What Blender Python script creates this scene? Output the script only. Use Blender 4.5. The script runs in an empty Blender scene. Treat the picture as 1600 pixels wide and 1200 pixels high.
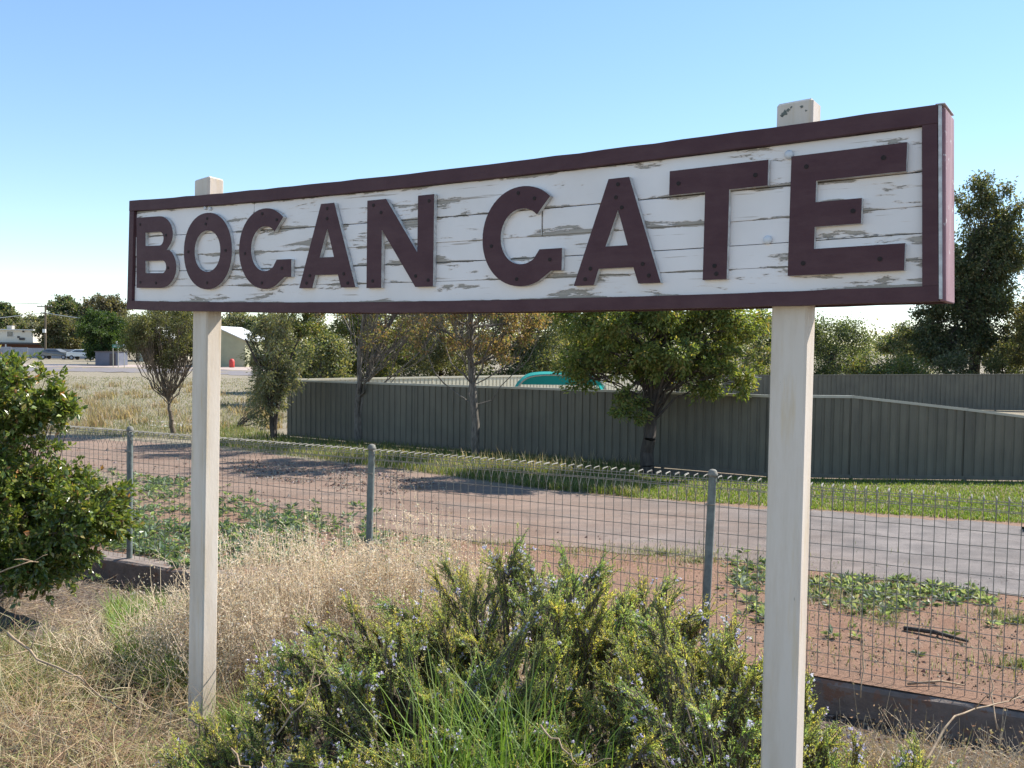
import bpy, math, random
import numpy as np
from mathutils import Vector, Matrix
random.seed(7); rng = np.random.default_rng(7)
sc = bpy.context.scene
# ------------------------------------------------------------------ camera, world, sun, exposure
FPX = 1400.0; PITCH = math.radians(2.62); ROLL = 0.012; CZ = 2.4
cF = np.array([0, math.cos(PITCH), -math.sin(PITCH)]); cR = np.array([1.0, 0, 0]); cU = np.cross(cR, cF)
cR2 = cR*math.cos(ROLL)+cU*math.sin(ROLL); cU2 = cU*math.cos(ROLL)-cR*math.sin(ROLL); cC = np.array([0, 0, CZ])
cam_d = bpy.data.cameras.new('camera'); cam = bpy.data.objects.new('camera', cam_d); sc.collection.objects.link(cam)
cam_d.sensor_width = 36; cam_d.lens = 36*FPX/1600; cam_d.clip_start = 0.05; cam_d.clip_end = 6000
M = Matrix.Identity(4)
for i in range(3):
    M[i][0] = cR2[i]; M[i][1] = cU2[i]; M[i][2] = -cF[i]; M[i][3] = cC[i]
cam.matrix_world = M; sc.camera = cam
SUN_AZ = math.radians(58); SUN_EL = math.radians(45)
S = Vector((math.sin(SUN_AZ)*math.cos(SUN_EL), math.cos(SUN_AZ)*math.cos(SUN_EL), math.sin(SUN_EL)))
w = bpy.data.worlds.new('World'); sc.world = w; w.use_nodes = True
nt = w.node_tree; bg = nt.nodes['Background']; sky = nt.nodes.new('ShaderNodeTexSky')
sky.sky_type = 'NISHITA'; sky.sun_disc = False; sky.sun_elevation = SUN_EL; sky.sun_rotation = SUN_AZ
sky.air_density = 0.85; sky.dust_density = 0.0; sky.ozone_density = 1.6; sky.altitude = 200
gm = nt.nodes.new('ShaderNodeGamma'); gm.inputs[1].default_value = .72; nt.links.new(sky.outputs[0], gm.inputs[0])
hs = nt.nodes.new('ShaderNodeHueSaturation'); hs.inputs['Saturation'].default_value = 1.26; hs.inputs['Value'].default_value = 1.62; nt.links.new(gm.outputs[0], hs.inputs['Color'])
nt.links.new(hs.outputs[0], bg.inputs[0]); bg.inputs[1].default_value = 0.115
sl = bpy.data.lights.new('sun', 'SUN'); sl.energy = 5.0; sl.angle = math.radians(0.53); sl.color = (1, 0.95, 0.86)
so = bpy.data.objects.new('sun', sl); sc.collection.objects.link(so); so.rotation_euler = S.to_track_quat('Z', 'Y').to_euler()
so.location = (20, 10, 30)
sc.view_settings.view_transform = 'Standard'; sc.view_settings.look = 'None'; sc.view_settings.gamma = 1
sc.view_settings.use_curve_mapping = False; sc.view_settings.exposure = 0.95
sc.render.engine = 'CYCLES'

# ------------------------------------------------------------------ placing helpers
def ray(px, py): return cF+(px-800)/FPX*cR2-(py-600)/FPX*cU2
def at(px, py, Y):
    d = ray(px, py); return cC+d*(Y/d[1])
def rays(px, py):
    px = np.asarray(px, float)[:, None]; py = np.asarray(py, float)[:, None]
    return cF+(px-800)/FPX*cR2-(py-600)/FPX*cU2
FA = np.array([1.54, 6.8]); FE = np.array([0.8955, -0.445]); FN = np.array([0.445, 0.8955])   # wire fence line
def vnoise(x, y):
    return (np.sin(x*1.3+1.7*np.sin(y*0.9))*np.cos(y*1.1+1.3*np.sin(x*0.7))+0.5*np.sin(x*2.9+y*2.3+2*np.sin(y*1.7)))/1.5
def gz(x, y):
    x = np.asarray(x, float); y = np.asarray(y, float)
    z = np.interp(y, [0, 8, 17, 25, 90, 5000], [.03, .03, -.17, -.29, -.6, -.6])
    r = np.clip((y-7)/20, 0, 1)
    return z+0.03*r*vnoise(x*.5, y*.5)
def bz(x, y):
    s = -((np.asarray(x)-FA[0])*FN[0]+(np.asarray(y)-FA[1])*FN[1])
    return np.interp(s, [0, .3, 2.5, 4, 15], [-.24, -.22, .12, .27, .33])+0.02*vnoise(np.asarray(x)*3, np.asarray(y)*3)
def gps(px, py, hf=gz, dz=0.0):
    d = rays(px, py); t = np.full(len(d), 10.0)
    for _ in range(40):
        p = cC+d*t[:, None]
        t = t*0.3+0.7*np.clip((hf(p[:, 0], p[:, 1])+dz-CZ)/d[:, 2], 0.5, 4000)
    p = cC+d*t[:, None]; p[:, 2] = hf(p[:, 0], p[:, 1])+dz
    return p
def gp(px, py, hf=gz): return gps([px], [py], hf)[0]
def inpoly(px, py, poly):
    n = len(poly); ins = np.zeros(len(px), bool); j = n-1
    for i in range(n):
        xi, yi = poly[i]; xj, yj = poly[j]
        c = ((yi > py) != (yj > py)) & (px < (xj-xi)*(py-yi)/((yj-yi) or 1e-9)+xi)
        ins ^= c; j = i
    return ins
def scatter(n, poly, hf=gz, cl=0.0, cs=0.05):
    a = np.array(poly, float); lo = a.min(0); hi = a.max(0)
    px = rng.uniform(lo[0], hi[0], n*3); py = rng.uniform(lo[1], hi[1], n*3); k = inpoly(px, py, poly)
    p = gps(px[k], py[k], hf)
    if cl: p = p[vnoise(p[:, 0]/cs*.1+3, p[:, 1]/cs*.1) > rng.uniform(-1, 1, len(p))*.5+cl]
    return p[:n]

# ------------------------------------------------------------------ object helpers
col = sc.collection
def link(o, parent=None):
    col.objects.link(o)
    if parent is not None: o.parent = parent
    return o
def tag(o, label=None, cat=None, group=None, kind=None):
    if label: o['label'] = label
    if cat: o['category'] = cat
    if group: o['group'] = group
    if kind: o['kind'] = kind
    return o
def thing(name, label, cat, loc=(0, 0, 0), rz=0, group=None):
    o = bpy.data.objects.new(name, None); o.location = loc; o.rotation_euler = (0, 0, rz); o.empty_display_size = .2
    link(o); return tag(o, label, cat, group)
def mesh(name, V, Fs, mat, parent=None, cols=None, smooth=False, attr=None):
    """V (n,3), Fs (m,k) uniform faces; cols (n,3)"""
    V = np.asarray(V, np.float32).reshape(-1, 3); Fs = np.asarray(Fs, np.int32); k = Fs.shape[1]; m = len(Fs)
    me = bpy.data.meshes.new(name)
    me.vertices.add(len(V)); me.vertices.foreach_set('co', V.ravel())
    me.loops.add(m*k); me.loops.foreach_set('vertex_index', Fs.ravel())
    me.polygons.add(m); me.polygons.foreach_set('loop_start', np.arange(0, m*k, k, dtype=np.int32))
    me.polygons.foreach_set('use_smooth', np.full(m, smooth))
    if cols is not None:
        a = me.color_attributes.new('tint', 'FLOAT_COLOR', 'POINT'); c = np.ones((len(V), 4), np.float32); c[:, :3] = cols
        a.data.foreach_set('color', c.ravel())
    if attr is not None:
        a = me.attributes.new('edge', 'FLOAT', 'POINT'); a.data.foreach_set('value', np.asarray(attr, np.float32))
    me.materials.append(mat); me.update(calc_edges=True); me.validate()
    return link(bpy.data.objects.new(name, me), parent)
class MB:
    def __init__(s): s.v = []; s.f = []
    def add(s, vs, fs):
        b = len(s.v); s.v += [tuple(v) for v in vs]; s.f += [tuple(i+b for i in f) for f in fs]; return s
    def box(s, a, b, M=None):
        x0, y0, z0 = a; x1, y1, z1 = b
        v = [(x0,y0,z0),(x1,y0,z0),(x1,y1,z0),(x0,y1,z0),(x0,y0,z1),(x1,y0,z1),(x1,y1,z1),(x0,y1,z1)]
        if M is not None: v = [tuple(M @ Vector(p)) for p in v]
        return s.add(v, [(0,3,2,1),(4,5,6,7),(0,1,5,4),(1,2,6,5),(2,3,7,6),(3,0,4,7)])
    def tube(s, pts, r, n=6, cap=True):
        pts = [Vector(p) for p in pts]; rs = r if isinstance(r, (list, tuple)) else [r]*len(pts); vs = []; fs = []
        for i, p in enumerate(pts):
            d = (pts[min(i+1, len(pts)-1)]-pts[max(i-1, 0)]).normalized()
            a = d.cross(Vector((0, 0, 1)) if abs(d.z) < .9 else Vector((1, 0, 0))).normalized(); b = d.cross(a)
            for j in range(n):
                t = 2*math.pi*j/n; vs.append(p+a*math.cos(t)*rs[i]+b*math.sin(t)*rs[i])
        for i in range(len(pts)-1):
            for j in range(n): fs.append((i*n+j, i*n+(j+1) % n, (i+1)*n+(j+1) % n, (i+1)*n+j))
        if cap: fs.append(tuple(range(n))[::-1]); fs.append(tuple((len(pts)-1)*n+j for j in range(n)))
        return s.add(vs, fs)
    def build(s, name, mat, parent=None, smooth=False, bevel=0):
        me = bpy.data.meshes.new(name); me.from_pydata(s.v, [], s.f); me.materials.append(mat); me.update()
        if smooth: me.polygons.foreach_set('use_smooth', [True]*len(me.polygons))
        o = link(bpy.data.objects.new(name, me), parent)
        if bevel:
            m = o.modifiers.new('bevel', 'BEVEL'); m.width = bevel; m.segments = 2
        return o
def tubes_np(P0, P1, R0, R1, n=5):
    P0 = np.asarray(P0); P1 = np.asarray(P1); m = len(P0); d = P1-P0; L = np.linalg.norm(d, axis=1)[:, None]+1e-9; d = d/L
    up = np.array([[.28, .95, .12]]); a = np.cross(d, up); a /= np.linalg.norm(a, axis=1)[:, None]+1e-9; b = np.cross(d, a)
    t = np.arange(n)*2*np.pi/n; c = np.cos(t)[None, :, None]; s_ = np.sin(t)[None, :, None]
    ring = a[:, None]*c+b[:, None]*s_
    V = np.concatenate([P0[:, None]+ring*np.asarray(R0)[:, None, None], P1[:, None]+ring*np.asarray(R1)[:, None, None]], 1).reshape(-1, 3)
    j = np.arange(n); q = np.stack([j, (j+1) % n, n+(j+1) % n, n+j], 1)
    Fs = (q[None]+(np.arange(m)*2*n)[:, None, None]).reshape(-1, 4)
    return V, Fs
def unit(a): return a/(np.linalg.norm(a, axis=-1, keepdims=True)+1e-9)
def rdir(n): return unit(rng.normal(size=(n, 3)))
def pal(n, colors, weights=None, jit=.18):
    c = np.array(colors, float); w_ = None if weights is None else np.array(weights, float)/sum(weights)
    k = rng.choice(len(c), n, p=w_); return np.clip(c[k]*rng.uniform(1-jit, 1+jit, (n, 1))*rng.uniform(1-jit*.4, 1+jit*.4, (n, 3)), 0, 1)
def leaf_geo(P, D, L, W, cols, fold=.25):
    """diamond leaves: base P, axis D, length L, width W"""
    n = len(P); L = np.broadcast_to(L, (n,))[:, None]; W = np.broadcast_to(W, (n,))[:, None]
    side = unit(np.cross(D, rdir(n))); nor = np.cross(D, side)
    a = P; c = P+D*L; b = P+D*L*.45+side*W*.5+nor*W*fold; d = P+D*L*.45-side*W*.5+nor*W*fold
    V = np.stack([a, b, c, d], 1).reshape(-1, 3)
    i = np.arange(n)*4; Fs = np.concatenate([np.stack([i, i+1, i+2], 1), np.stack([i, i+2, i+3], 1)])
    return V, Fs, np.repeat(cols, 4, 0)
def needle_geo(P, D, L, W, cols):
    n = len(P); side = unit(np.cross(D, rdir(n))); L = L[:, None]; W = W[:, None]
    V = np.stack([P-side*W*.5, P+side*W*.5+D*L*.25, P+D*L], 1).reshape(-1, 3); i = np.arange(n)*3
    return V, np.stack([i, i+1, i+2], 1), np.repeat(cols, 3, 0)
def blades_geo(P, H, W, cols, lean=.35, curl=.5, D=None):
    n = len(P); H = np.broadcast_to(H, (n,))[:, None]; W = np.broadcast_to(W, (n,))[:, None]
    th = rng.uniform(0, 2*np.pi, n); hd = np.stack([np.cos(th), np.sin(th), 0*th], 1); sd = np.stack([-np.sin(th), np.cos(th), 0*th], 1)
    le = np.abs(rng.normal(0, lean, n))[:, None]; cu = rng.uniform(.2, 1, n)[:, None]*curl
    up = np.array([[0, 0, 1.0]])
    m = P+H*.55*unit(up+hd*le); t = m+H*.45*unit(up*(1-cu)+hd*(le+cu))
    V = np.stack([P-sd*W/2, P+sd*W/2, m+sd*W*.4, m-sd*W*.4, t], 1).reshape(-1, 3)
    i = np.arange(n)*5; Fs = np.concatenate([np.stack([i, i+1, i+2], 1), np.stack([i, i+2, i+3], 1), np.stack([i+3, i+2, i+4], 1)])
    return V, Fs, np.repeat(cols, 5, 0)
def cat(gs):
    V = []; Fs = []; C = []; o = 0
    for v, f_, c in gs: V.append(v); Fs.append(f_+o); C.append(c); o += len(v)
    return np.concatenate(V), np.concatenate(Fs), np.concatenate(C)

# ------------------------------------------------------------------ materials
def newmat(name):
    m = bpy.data.materials.new(name); m.use_nodes = True; n = m.node_tree.nodes; l = m.node_tree.links
    return m, n, l, n['Principled BSDF']
def noise(n, l, scale, detail=6, rough=.6, coord='Object', stretch=None, dist=0):
    tc = n.new('ShaderNodeTexCoord'); t = n.new('ShaderNodeTexNoise'); t.inputs['Scale'].default_value = scale
    t.inputs['Detail'].default_value = detail; t.inputs['Roughness'].default_value = rough; t.inputs['Distortion'].default_value = dist
    if stretch:
        mp = n.new('ShaderNodeMapping'); mp.inputs['Scale'].default_value = stretch; l.new(tc.outputs[coord], mp.inputs[0]); l.new(mp.outputs[0], t.inputs[0])
    else: l.new(tc.outputs[coord], t.inputs[0])
    return t
def ramp(n, l, src, stops):
    r = n.new('ShaderNodeValToRGB'); e = r.color_ramp.elements
    while len(e) < len(stops): e.new(.5)
    for i, (p, c) in enumerate(stops): e[i].position = p; e[i].color = (*c, 1) if len(c) == 3 else c
    l.new(src, r.inputs[0]); return r
def mix(n, l, a, b, fac, mode='MIX'):
    x = n.new('ShaderNodeMix'); x.data_type = 'RGBA'; x.blend_type = mode
    for s_, v in ((6, a), (7, b), (0, fac)):
        if isinstance(v, (int, float)): x.inputs[s_].default_value = v
        elif isinstance(v, tuple): x.inputs[s_].default_value = (*v, 1)
        else: l.new(v, x.inputs[s_])
    return x.outputs[2]
def bump(n, l, b, src, st=.4, dist=.01):
    bm = n.new('ShaderNodeBump'); bm.inputs['Strength'].default_value = st; bm.inputs['Distance'].default_value = dist
    l.new(src, bm.inputs['Height']); l.new(bm.outputs[0], b.inputs['Normal'])
def mat(name, c1, c2=None, scale=8, rough=.7, metal=0, bst=.3, bd=.004, stretch=None, spots=None, spec=.5):
    m, n, l, b = newmat(name); c2 = c2 or tuple(x*.75 for x in c1)
    t = noise(n, l, scale, stretch=stretch); r = ramp(n, l, t.outputs[0], [(.35, c1), (.65, c2)]); o = r.outputs[0]
    if spots:
        t2 = noise(n, l, spots[1], 8, .7); r2 = ramp(n, l, t2.outputs[0], [(spots[2], (0, 0, 0)), (spots[2]+.03, (1, 1, 1))]); o = mix(n, l, o, spots[0], r2.outputs[0])
    l.new(o, b.inputs['Base Color']); b.inputs['Roughness'].default_value = rough; b.inputs['Metallic'].default_value = metal
    b.inputs['Specular IOR Level'].default_value = spec
    if bst:
        t3 = noise(n, l, scale*6, stretch=stretch); bump(n, l, b, t3.outputs[0], bst, bd)
    return m
def leafmat(name, rough=.5, trans=.45, spec=.4, tmul=1.0, tc=(1.6, 1.5, .6)):
    m, n, l, b = newmat(name); a = n.new('ShaderNodeAttribute'); a.attribute_name = 'tint'
    l.new(a.outputs['Color'], b.inputs['Base Color']); b.inputs['Roughness'].default_value = rough; b.inputs['Specular IOR Level'].default_value = spec
    tr = n.new('ShaderNodeBsdfTranslucent'); c = mix(n, l, a.outputs['Color'], tuple(x*tmul for x in tc), 1.0, 'MULTIPLY'); l.new(c, tr.inputs[0])
    ms = n.new('ShaderNodeMixShader'); ms.inputs[0].default_value = trans; l.new(b.outputs[0], ms.inputs[1]); l.new(tr.outputs[0], ms.inputs[2])
    l.new(ms.outputs[0], n['Material Output'].inputs[0]); return m
LEAF = leafmat('leaf'); GLOSSY = leafmat('glossy_leaf', .28, .3, .7); NEEDLE = leafmat('needle', .5, .45, .35)
STRAW = leafmat('straw', .75, .45, .2, 1, (1.15, 1.05, .85)); PETAL = leafmat('petal', .6, .35, .2, .9, (1, 1, 1)); GRASS = leafmat('grass_blade', .5, .42, .35, 1, (1.35, 1.35, .8))
BARK = mat('bark', (.10, .08, .065), (.045, .035, .03), 14, .9, bst=.8, bd=.02, stretch=(1, 1, .25))
PALEBARK = mat('pale_bark', (.22, .19, .16), (.07, .06, .05), 20, .85, bst=.6, bd=.01, stretch=(1, 1, .3))
TWIG = mat('twig_bark', (.17, .13, .09), (.09, .07, .05), 30, .9)
DRYTWIG = mat('dry_twig', (.42, .31, .2), (.25, .17, .11), 30, .85)

# ------------------------------------------------------------------ ground sheets
def ground_mat():
    m, n, l, b = newmat('dry_ground')
    big = noise(n, l, .22, 8, .65); mid = noise(n, l, 2.2, 10, .7); fine = noise(n, l, 30, 10, .8)
    r1 = ramp(n, l, mid.outputs[0], [(.3, (.19, .165, .125)), (.5, (.27, .235, .18)), (.7, (.17, .17, .105))])
    r2 = ramp(n, l, mid.outputs[0], [(.3, (.21, .115, .075)), (.5, (.27, .165, .115)), (.72, (.19, .125, .09))])
    # red dirt near the road, dry field further off
    tc = n.new('ShaderNodeTexCoord'); sp = n.new('ShaderNodeSeparateXYZ'); l.new(tc.outputs['Object'], sp.inputs[0])
    ad = n.new('ShaderNodeMath'); ad.operation = 'MULTIPLY_ADD'; l.new(big.outputs[0], ad.inputs[0]); ad.inputs[1].default_value = 8; l.new(sp.outputs[1], ad.inputs[2])
    rf = n.new('ShaderNodeMapRange'); l.new(ad.outputs[0], rf.inputs[0]); rf.inputs[1].default_value = 15; rf.inputs[2].default_value = 24
    c = mix(n, l, r2.outputs[0], r1.outputs[0], rf.outputs[0])
    rr = ramp(n, l, fine.outputs[0], [(.3, (.55, .55, .55)), (.7, (1.35, 1.3, 1.25))])
    c = mix(n, l, c, rr.outputs[0], 1.0, 'MULTIPLY'); l.new(c, b.inputs['Base Color'])
    b.inputs['Roughness'].default_value = .95; b.inputs['Specular IOR Level'].default_value = .2; bump(n, l, b, fine.outputs[0], .8, .03); return m
def grid_mesh(name, avals, svals, hf, m):
    A, S_ = np.meshgrid(avals, svals); X = FA[0]+FE[0]*A+FN[0]*S_; Y = FA[1]+FE[1]*A+FN[1]*S_
    V = np.stack([X, Y, hf(X, Y)], -1).reshape(-1, 3); nx = len(avals); ny = len(svals)
    i, j = np.meshgrid(np.arange(nx-1), np.arange(ny-1)); b = (j*nx+i).ravel()
    return mesh(name, V, np.stack([b, b+1, b+nx+1, b+nx], 1), m, smooth=True)
sh = lambda t, s_: np.sinh(t)*s_
o = grid_mesh('ground', sh(np.linspace(-8, 8, 220), 1.6), np.concatenate([[-.10], sh(np.linspace(.02, 8, 150), 1.6)]), gz, ground_mat()); tag(o, kind='structure')
MUL = mat('mulch', (.20, .15, .115), (.10, .07, .05), 30, .95, bst=1, bd=.03, spots=((.3, .25, .2), 90, .6))
o = grid_mesh('garden_bed', np.linspace(-14, 8, 150), np.linspace(-12, .05, 90), bz, MUL); tag(o, kind='structure')

near = [(-500, 640), (-200, 700), (140, 733), (360, 778), (560, 825), (800, 850), (1100, 872), (1300, 895), (1600, 935), (2000, 992)]
far = [(-500, 655), (-200, 666), (60, 680), (300, 696), (400, 708), (560, 728), (700, 746), (860, 768), (1000, 780), (1100, 788), (1270, 799), (1600, 822), (2000, 850)]
near[0] = (-500, 676)
def strip(name, near, far, m, dz, nu=260, nv=14, jag=.10):
    n_ = np.array(near, float); f_ = np.array(far, float); xs = np.linspace(max(n_[0, 0], f_[0, 0]), min(n_[-1, 0], f_[-1, 0]), nu)
    pn = gps(xs, np.interp(xs, n_[:, 0], n_[:, 1])); pf = gps(xs, np.interp(xs, f_[:, 0], f_[:, 1]))
    def jit(p): 
        q = p.copy(); q[:, 1] += jag*(np.sin(p[:, 0]*3.1)+np.sin(p[:, 0]*7.7+1)*.6+rng.normal(0, .5, len(p)))*np.clip(p[:, 1]/14, .5, 5); return q
    pn = jit(pn); pf = jit(pf)
    t = np.linspace(0, 1, nv)[:, None, None]; G = pn[None]*(1-t)+pf[None]*t
    G[..., 2] = gz(G[..., 0], G[..., 1])+dz
    i, j = np.meshgrid(np.arange(nu-1), np.arange(nv-1)); b = (j*nu+i).ravel()
    o = mesh(name, G.reshape(-1, 3), np.stack([b, b+1, b+nu+1, b+nu], 1), m, smooth=True); tag(o, kind='structure'); return o
def road_mat():
    m, n, l, b = newmat('worn_asphalt')
    big = noise(n, l, .5, 6, .6); fine = noise(n, l, 60, 8, .85); tc = n.new('ShaderNodeTexCoord'); sp = n.new('ShaderNodeSeparateXYZ'); l.new(tc.outputs['Object'], sp.inputs[0])
    ad = n.new('ShaderNodeMath'); ad.operation = 'MULTIPLY_ADD'; l.new(big.outputs[0], ad.inputs[0]); ad.inputs[1].default_value = 7; l.new(sp.outputs[0], ad.inputs[2])
    mr = n.new('ShaderNodeMapRange'); l.new(ad.outputs[0], mr.inputs[0]); mr.inputs[1].default_value = 3.0; mr.inputs[2].default_value = 8.5
    dirt = ramp(n, l, noise(n, l, 1.6, 8, .7, stretch=(.6, 1.6, 1)).outputs[0], [(.3, (.165, .105, .078)), (.5, (.225, .158, .12)), (.7, (.135, .105, .088))])
    asph = ramp(n, l, noise(n, l, 2.5, 6, .6).outputs[0], [(.35, (.125, .112, .108)), (.65, (.195, .172, .163))])
    c = mix(n, l, dirt.outputs[0], asph.outputs[0], mr.outputs[0])
    rr = ramp(n, l, fine.outputs[0], [(.3, (.6, .6, .6)), (.5, (1, 1, 1)), (.72, (1.5, 1.5, 1.5))]); c = mix(n, l, c, rr.outputs[0], 1.0, 'MULTIPLY')
    vo = n.new('ShaderNodeTexVoronoi'); vo.feature = 'DISTANCE_TO_EDGE'; vo.inputs['Scale'].default_value = .9
    wn = noise(n, l, 2.2, 6, .7); mx = n.new('ShaderNodeMix'); mx.data_type = 'VECTOR'; mx.inputs[0].default_value = .35; l.new(tc.outputs['Object'], mx.inputs[4]); l.new(wn.outputs[1], mx.inputs[5]); l.new(mx.outputs[1], vo.inputs['Vector'])
    cr = ramp(n, l, vo.outputs['Distance'], [(.0, (.62, .6, .58)), (.012, (1, 1, 1))]); c = mix(n, l, c, cr.outputs[0], .6, 'MULTIPLY')
    pt_ = ramp(n, l, noise(n, l, .9, 8, .7, stretch=(.5, 1.4, 1)).outputs[0], [(.38, (.82, .8, .78)), (.62, (1.12, 1.1, 1.08))]); c = mix(n, l, c, pt_.outputs[0], 1.0, 'MULTIPLY')
    l.new(c, b.inputs['Base Color']); b.inputs['Roughness'].default_value = .9; b.inputs['Specular IOR Level'].default_value = .25; bump(n, l, b, fine.outputs[0], .6, .012); return m
strip('road', near, far, road_mat(), .006)
strip('far_footpath', [(-400, 571), (100, 573), (300, 576), (460, 582)], [(-400, 567), (100, 569), (300, 571), (460, 575)], mat('pale_gravel', (.42, .33, .29), (.36, .29, .25), 1), .02, 80, 3, .0)
strip('far_road', [(-400, 579), (100, 580), (300, 583), (460, 590)], [(-400, 572), (100, 574), (300, 577), (460, 583)], mat('far_asphalt', (.16, .14, .14), (.20, .17, .16), 1), .01, 80, 3, .1)

# stones and gravel on the verge
p = np.concatenate([scatter(1500, [(1050, 880), (1300, 900), (1650, 940), (1650, 1110), (1250, 1040), (1050, 960)]), scatter(1600, [(100, 690), (700, 750), (700, 840), (100, 740)]), scatter(5200, [(340, 715), (640, 735), (700, 762), (600, 775), (380, 745)], cl=-.1), scatter(2600, [(100, 735), (1600, 930), (1600, 905), (1100, 855), (600, 805), (100, 715)])])
n_ = len(p); r_ = (rng.gamma(2, .003, n_)+.002)*np.clip(p[:, 1]/9, .9, 1.9)
oc = np.array([(1,0,0),(-1,0,0),(0,1,0),(0,-1,0),(0,0,1),(0,0,-.6)], float); of = np.array([(0,2,4),(2,1,4),(1,3,4),(3,0,4),(2,0,5),(1,2,5),(3,1,5),(0,3,5)])
V = (p[:, None]+oc[None]*rng.uniform(.6, 1.3, (n_, 6, 1))*r_[:, None, None]+np.array([0, 0, .003])).reshape(-1, 3)
Fs = (of[None]+(np.arange(n_)*6)[:, None, None]).reshape(-1, 3)
o = mesh('gravel', V, Fs, STRAW, cols=np.repeat(pal(n_, [(.3, .22, .17), (.4, .36, .32), (.2, .13, .1)]), 6, 0)); tag(o, 'loose gravel scattered along the reddish road edge', 'gravel', kind='stuff')

# ------------------------------------------------------------------ station nameboard
BL = np.array([-2.1019, 4.89, 2.5848]); EU = np.array([.82403, -.56645, -.01053]); EV = np.array([.0011, 0, 1.0]); EW = np.array([.5665, .8240, 0.0])   # along, up, away
LB = 4.0427; HB = .552
warp = lambda u, v: (u+.026*(v/HB)*max(0, 1-u/LB)**8-.022*(v/HB)*(u/LB)**8, v-.017*(u/LB)*(v/HB))
sag = lambda u: -.025*4*(u/LB)*(1-u/LB)
MS = Matrix.Identity(4)
for i in range(3):
    MS[i][0] = EU[i]; MS[i][1] = EW[i]; MS[i][2] = EV[i]; MS[i][3] = BL[i]
sign = bpy.data.objects.new('station_nameboard', None); link(sign); sign.matrix_world = MS; sign.empty_display_size = .2
tag(sign, 'long white wooden station nameboard with maroon frame and raised maroon letters on two cream posts', 'sign')
def maroon_mat():
    m, n, l, b = newmat('maroon_paint')
    t = noise(n, l, 9, 6, .6); r = ramp(n, l, t.outputs[0], [(.35, (.072, .030, .036)), (.65, (.088, .040, .046))]); t2 = noise(n, l, 60, 8, .8)
    r2 = ramp(n, l, t2.outputs[0], [(.68, (0, 0, 0)), (.74, (1, 1, 1))]); c = mix(n, l, r.outputs[0], (.17, .11, .1), r2.outputs[0])
    t6 = noise(n, l, 5, 8, .7, stretch=(.6, 1, 2.5)); r6 = ramp(n, l, t6.outputs[0], [(.45, (0, 0, 0)), (.72, (.55, .55, .55))]); c = mix(n, l, c, (.125, .066, .068), r6.outputs[0])
    t7 = noise(n, l, 34, 8, .75, stretch=(.5, 1, 1.6)); r7 = ramp(n, l, t7.outputs[0], [(.705, (0, 0, 0)), (.72, (1, 1, 1))]); c = mix(n, l, c, (.26, .22, .2), r7.outputs[0])
    l.new(c, b.inputs['Base Color']); b.inputs['Roughness'].default_value = .62; b.inputs['Specular IOR Level'].default_value = .25; bump(n, l, b, noise(n, l, 120, 6, .7).outputs[0], .35, .003); return m
MAR = maroon_mat()
def peel_mat():
    m, n, l, b = newmat('peeling_white_paint')
    at_ = n.new('ShaderNodeAttribute'); at_.attribute_name = 'edge'
    tc = n.new('ShaderNodeTexCoord'); sp = n.new('ShaderNodeSeparateXYZ'); l.new(tc.outputs['Object'], sp.inputs[0])
    def mad(x, k, y):
        q = n.new('ShaderNodeMath'); q.operation = 'MULTIPLY_ADD'; l.new(x, q.inputs[0]); q.inputs[1].default_value = k
        if isinstance(y, float): q.inputs[2].default_value = y
        else: l.new(y, q.inputs[2])
        return q.outputs[0]
    t = noise(n, l, 6.0, 10, .66, stretch=(.5, 1, 3.6), dist=.35); t2 = noise(n, l, 1.6, 2, .5); t3 = noise(n, l, 24, 6, .7, stretch=(.6, 1, 1.8))
    e = mad(at_.outputs['Fac'], .10, t.outputs[0]); e = mad(t2.outputs[0], .30, e); e = mad(t3.outputs[0], .16, e); e3o = mad(sp.outputs[0], .012, e)
    k = ramp(n, l, e3o, [(.858, (0, 0, 0)), (.863, (1, 1, 1))])
    wood = ramp(n, l, noise(n, l, 12, 8, .7, stretch=(.3, 1, 14)).outputs[0], [(.3, (.22, .185, .15)), (.6, (.44, .38, .32))])
    ck = noise(n, l, 9, 8, .6, stretch=(.22, 1, 7)); ckr = ramp(n, l, ck.outputs[0], [(.63, (1, 1, 1)), (.66, (.62, .56, .5)), (.70, (.5, .45, .4))])
    paint = ramp(n, l, noise(n, l, 3, 5, .6).outputs[0], [(.35, (.86, .79, .76)), (.7, (.78, .71, .67))])
    d = ramp(n, l, e3o, [(.82, (1, 1, 1)), (.858, (.86, .78, .70))]); pc = mix(n, l, paint.outputs[0], d.outputs[0], 1.0, 'MULTIPLY'); pc = mix(n, l, pc, ckr.outputs[0], .85, 'MULTIPLY')
    c = mix(n, l, pc, wood.outputs[0], k.outputs[0]); l.new(c, b.inputs['Base Color']); b.inputs['Roughness'].default_value = .6
    inv = n.new('ShaderNodeInvert'); l.new(k.outputs[0], inv.inputs[1]); bump(n, l, b, inv.outputs[0], .8, .003); return m
PEEL = peel_mat()
US = np.linspace(0, LB, 41)
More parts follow.
